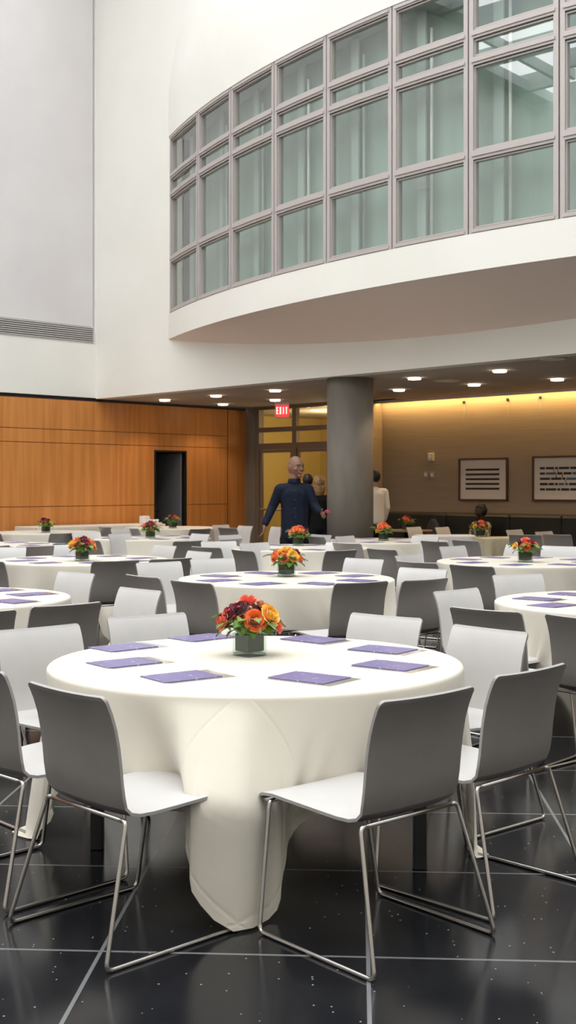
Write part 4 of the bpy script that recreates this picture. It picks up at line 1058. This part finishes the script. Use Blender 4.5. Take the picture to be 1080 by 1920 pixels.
def figure(name_label, X0,Y0,top,H,yaw,skinm,topm,botm,hairm,seated=False,long_hair=False,arms='down',hair_scale=1.0):
    """a background person: continuous body, clothes and hair as its parts; yaw 0 looks towards the camera"""
    o=empty('person',(X0,Y0,0),yaw); tag(o,name_label,'person')
    hc=(0,-.02,top-H*.5); sh=top-H-.10; J={}
    hipz=.52 if seated else sh-.52
    J={'pel':(0,0,hipz,.15,.11),'ch':(0,0,(hipz+sh)/2,.13,.10),'ch2':(0,0,sh-.08,.15,.10),'nk':(0,0,sh+.03,.055),'hd':(0,-.015,top-H*.75,.058)}
    E=[('pel','ch'),('ch','ch2'),('ch2','nk'),('nk','hd')]
    A={}
    for s,x in(('l',-1),('r',1)):
        sx=.175*x
        if arms=='down': e=(x*.215,.03,sh-.29); w=(x*.20,-.06,sh-.53)
        elif arms=='table': e=(x*.23,-.06,sh-.26); w=(x*.10,-.30,sh-.24)
        else: e=(x*.22,-.05,sh-.27); w=(x*.08,-.26,sh-.18)
        J[s+'s']=(sx,0,sh-.03,.055); J[s+'e']=(*e,.038); J[s+'w']=(*w,.026); E+=[('ch2',s+'s'),(s+'s',s+'e'),(s+'e',s+'w')]; A[s]=((sx,0,sh-.03),e,w)
        dv=Vector(w)-Vector(e); hand_chain(J,E,s,w,dv,(-x*.4,-.6,.4),curl=.35)
        if seated:
            J[s+'h']=(x*.09,-.05,hipz,.085); J[s+'k']=(x*.11,-.46,.50,.06); J[s+'a']=(x*.11,-.44,.09,.04); J[s+'t']=(x*.12,-.58,.04,.035)
        else:
            J[s+'h']=(x*.09,0,hipz-.06,.088); J[s+'k']=(x*.10,-.01,.48,.058); J[s+'a']=(x*.10,.01,.09,.04); J[s+'t']=(x*.12,-.16,.04,.035)
        E+=[('pel',s+'h'),(s+'h',s+'k'),(s+'k',s+'a'),(s+'a',s+'t')]
    st={}
    def ex(m): st['t']=head_parts(m,hc,H,0,0)
    skinned('body',J,E,skinm,o,sub=1,extra=ex,voxel=.012)
    tf,R=st['t']; face_bits(o,tf,R,H,M['lips'] if skinm!=M['skin_dark'] else skinm,hairm)
    JJ={'pel':(0,0,hipz-.0,.175,.135),'ch':(0,0,(hipz+sh)/2,.155,.125),'ch2':(0,0,sh-.08,.175,.125),'sp':(0,0,sh-.04,.155,.09),'nk':(0,0,sh+.02,.075,.07)}; EE=[('pel','ch'),('ch','ch2'),('ch2','sp'),('sp','nk')]
    for s in'lr':
        a,e,w=[Vector(q) for q in A[s]]; JJ[s+'s']=(*a,.075); JJ[s+'e']=(*e,.055); JJ[s+'w']=(*(e.lerp(w,.85)),.042); EE+=[('sp',s+'s'),(s+'s',s+'e'),(s+'e',s+'w')]
    skinned('shirt' if topm!=M['blackcloth'] else 'top',JJ,EE,topm,o,sub=2)
    TJ={'p':(0,0,hipz-.02,.168,.13)}; TE=[]
    for s in'lr':
        h_,k_,a_=J[s+'h'],J[s+'k'],J[s+'a']; TJ[s+'h']=(*h_[:3],.105); TJ[s+'k']=(*k_[:3],.078); TJ[s+'a']=(*a_[:3],.06); TE+=[('p',s+'h'),(s+'h',s+'k'),(s+'k',s+'a')]
        m=MB(); t_=J[s+'t']; m.ball((t_[0],t_[1]+.07,.04),(.045,.13,.04),12,6); m.build('shoe',M['black'],o)
    skinned('trousers',TJ,TE,botm,o,sub=1)
    rg=random.Random(len(name_label)); m=MB()
    def hf(p):
        q=p.copy(); n=1+.04*sin(11*q.x/H*6)+.03*sin(q.z/H*37); q*=n
        if q.y<-H*.15 and q.z<H*.12: q.y=-H*.15
        return q
    m.ball((hc[0],hc[1]+H*.06,hc[2]+H*.10),(H*.39*hair_scale,H*.45*hair_scale,H*.47*hair_scale),24,16,fn=hf)
    if long_hair: m.ball((0,hc[1]+H*.16,hc[2]-H*.28),(H*.40,H*.32,H*.55),20,12)
    m.build('hair',hairm,o)
    return o
def at_px(x,d): return (x-540)/F*d
figure('blond-haired person in black seen past the column edge',at_px(598,20.6),20.6,1.70,.27,radians(185),M['skin_pale'],M['blackcloth'],M['blackcloth'],M['hair_blond'],long_hair=True)
figure('dark-haired person in black just behind the bald man',at_px(577,21.4),21.4,1.735,.24,radians(190),M['skin_pale'],M['blackcloth'],M['blackcloth'],M['hair_black'])
figure('person in white shirt and black trousers emerging behind the column',at_px(703,20.6),20.6,1.80,.25,radians(200),M['skin_pale'],M['shirt'],M['blackcloth'],M['hair_black'])
def bench_pt(x,off): 
    b=WB(x); return ab(AW-off,b)
q=bench_pt(930,.46); figure('seated person in patterned blouse on the dark bench',q.x,q.y,1.19,.25,radians(-60),M['skin_dark'],M['blouse'],M['blackcloth'],M['hair_black'],seated=True,arms='table',hair_scale=1.05)
# grey bag on the bench
q=bench_pt(838,.42); bg=empty('shoulder_bag',(q.x,q.y,.47),radians(-45)); tag(bg,'round-topped dark grey bag standing on the bench','bag')
m=MB(); rows=[]
for i in range(13):
    t=i/12; z=.44*t; w_=.16*sqrt(max(.02,1-max(0,(t-.45)/.56)**2)); dp=.07*(1-.5*t); rows.append([(w_*cos(2*pi*j/20),dp*sin(2*pi*j/20),z+.002) for j in range(20)])
m.grid(rows,True); m.f.append(tuple(range(len(m.v)-20,len(m.v)))); m.m.append(0); m.sm.append(True); m.f.append(tuple(range(19,-1,-1))); m.m.append(0); m.sm.append(False); m.build('bag_body',M['greybag'],bg)
m=MB(); m.tube([(-.11*cos(pi*k/8),0,.38+.10*sin(pi*k/8)) for k in range(9)],.010,6); m.build('handle',M['black'],bg)

# ------------------------------------------------------------------ light
w=bpy.data.worlds.new('sky'); S.world=w; w.use_nodes=True; nt=w.node_tree
bgn=nt.nodes['Background']; tcn=nt.nodes.new('ShaderNodeTexCoord'); nzn=nt.nodes.new('ShaderNodeTexNoise'); nzn.inputs['Scale'].default_value=2.2; nzn.inputs['Detail'].default_value=5
crn=nt.nodes.new('ShaderNodeValToRGB'); crn.color_ramp.elements[0].position=.42; crn.color_ramp.elements[1].position=.6; crn.color_ramp.elements[0].color=(.80,.88,.97,1); crn.color_ramp.elements[1].color=(1,.965,.90,1)
nt.links.new(tcn.outputs['Generated'],nzn.inputs['Vector']); nt.links.new(nzn.outputs['Fac'],crn.inputs[0]); nt.links.new(crn.outputs[0],bgn.inputs[0]); bgn.inputs[1].default_value=2.85
def pl(name,loc,e,col,size=.3):
    l=bpy.data.lights.new(name,'POINT'); l.energy=e; l.color=col; l.shadow_soft_size=size; o=bpy.data.objects.new(name,l); COL.objects.link(o); o.location=loc
pl('lobby_lamp',ab(AG+2.0,b548-.6,2.7),105,(1,.80,.48)); pl('lobby_lamp',ab(AG+2.2,b618+1.2,2.7),22,(1,.80,.48))

# ------------------------------------------------------------------ camera
cd_=bpy.data.cameras.new('camera'); cam=bpy.data.objects.new('camera',cd_); COL.objects.link(cam)
cam.location=(0,0,CAMZ); cam.rotation_euler=(pi/2,0,0)
cd_.sensor_fit='VERTICAL'; cd_.sensor_height=36; cd_.lens=F/1920*36; cd_.shift_y=-(960-HZ)/1920; cd_.clip_end=200
cd_.dof.use_dof=True; cd_.dof.focus_distance=6.0; cd_.dof.aperture_fstop=8.0
S.camera=cam
S.view_settings.view_transform='Standard'; S.view_settings.look='None'; S.view_settings.gamma=1; S.view_settings.use_curve_mapping=False
S.view_settings.exposure=0.72
cy=S.cycles; cy.use_denoising=True; cy.max_bounces=8; cy.diffuse_bounces=5; cy.glossy_bounces=4; cy.transparent_max_bounces=12; cy.sample_clamp_indirect=6; cy.caustics_reflective=False; cy.caustics_refractive=False
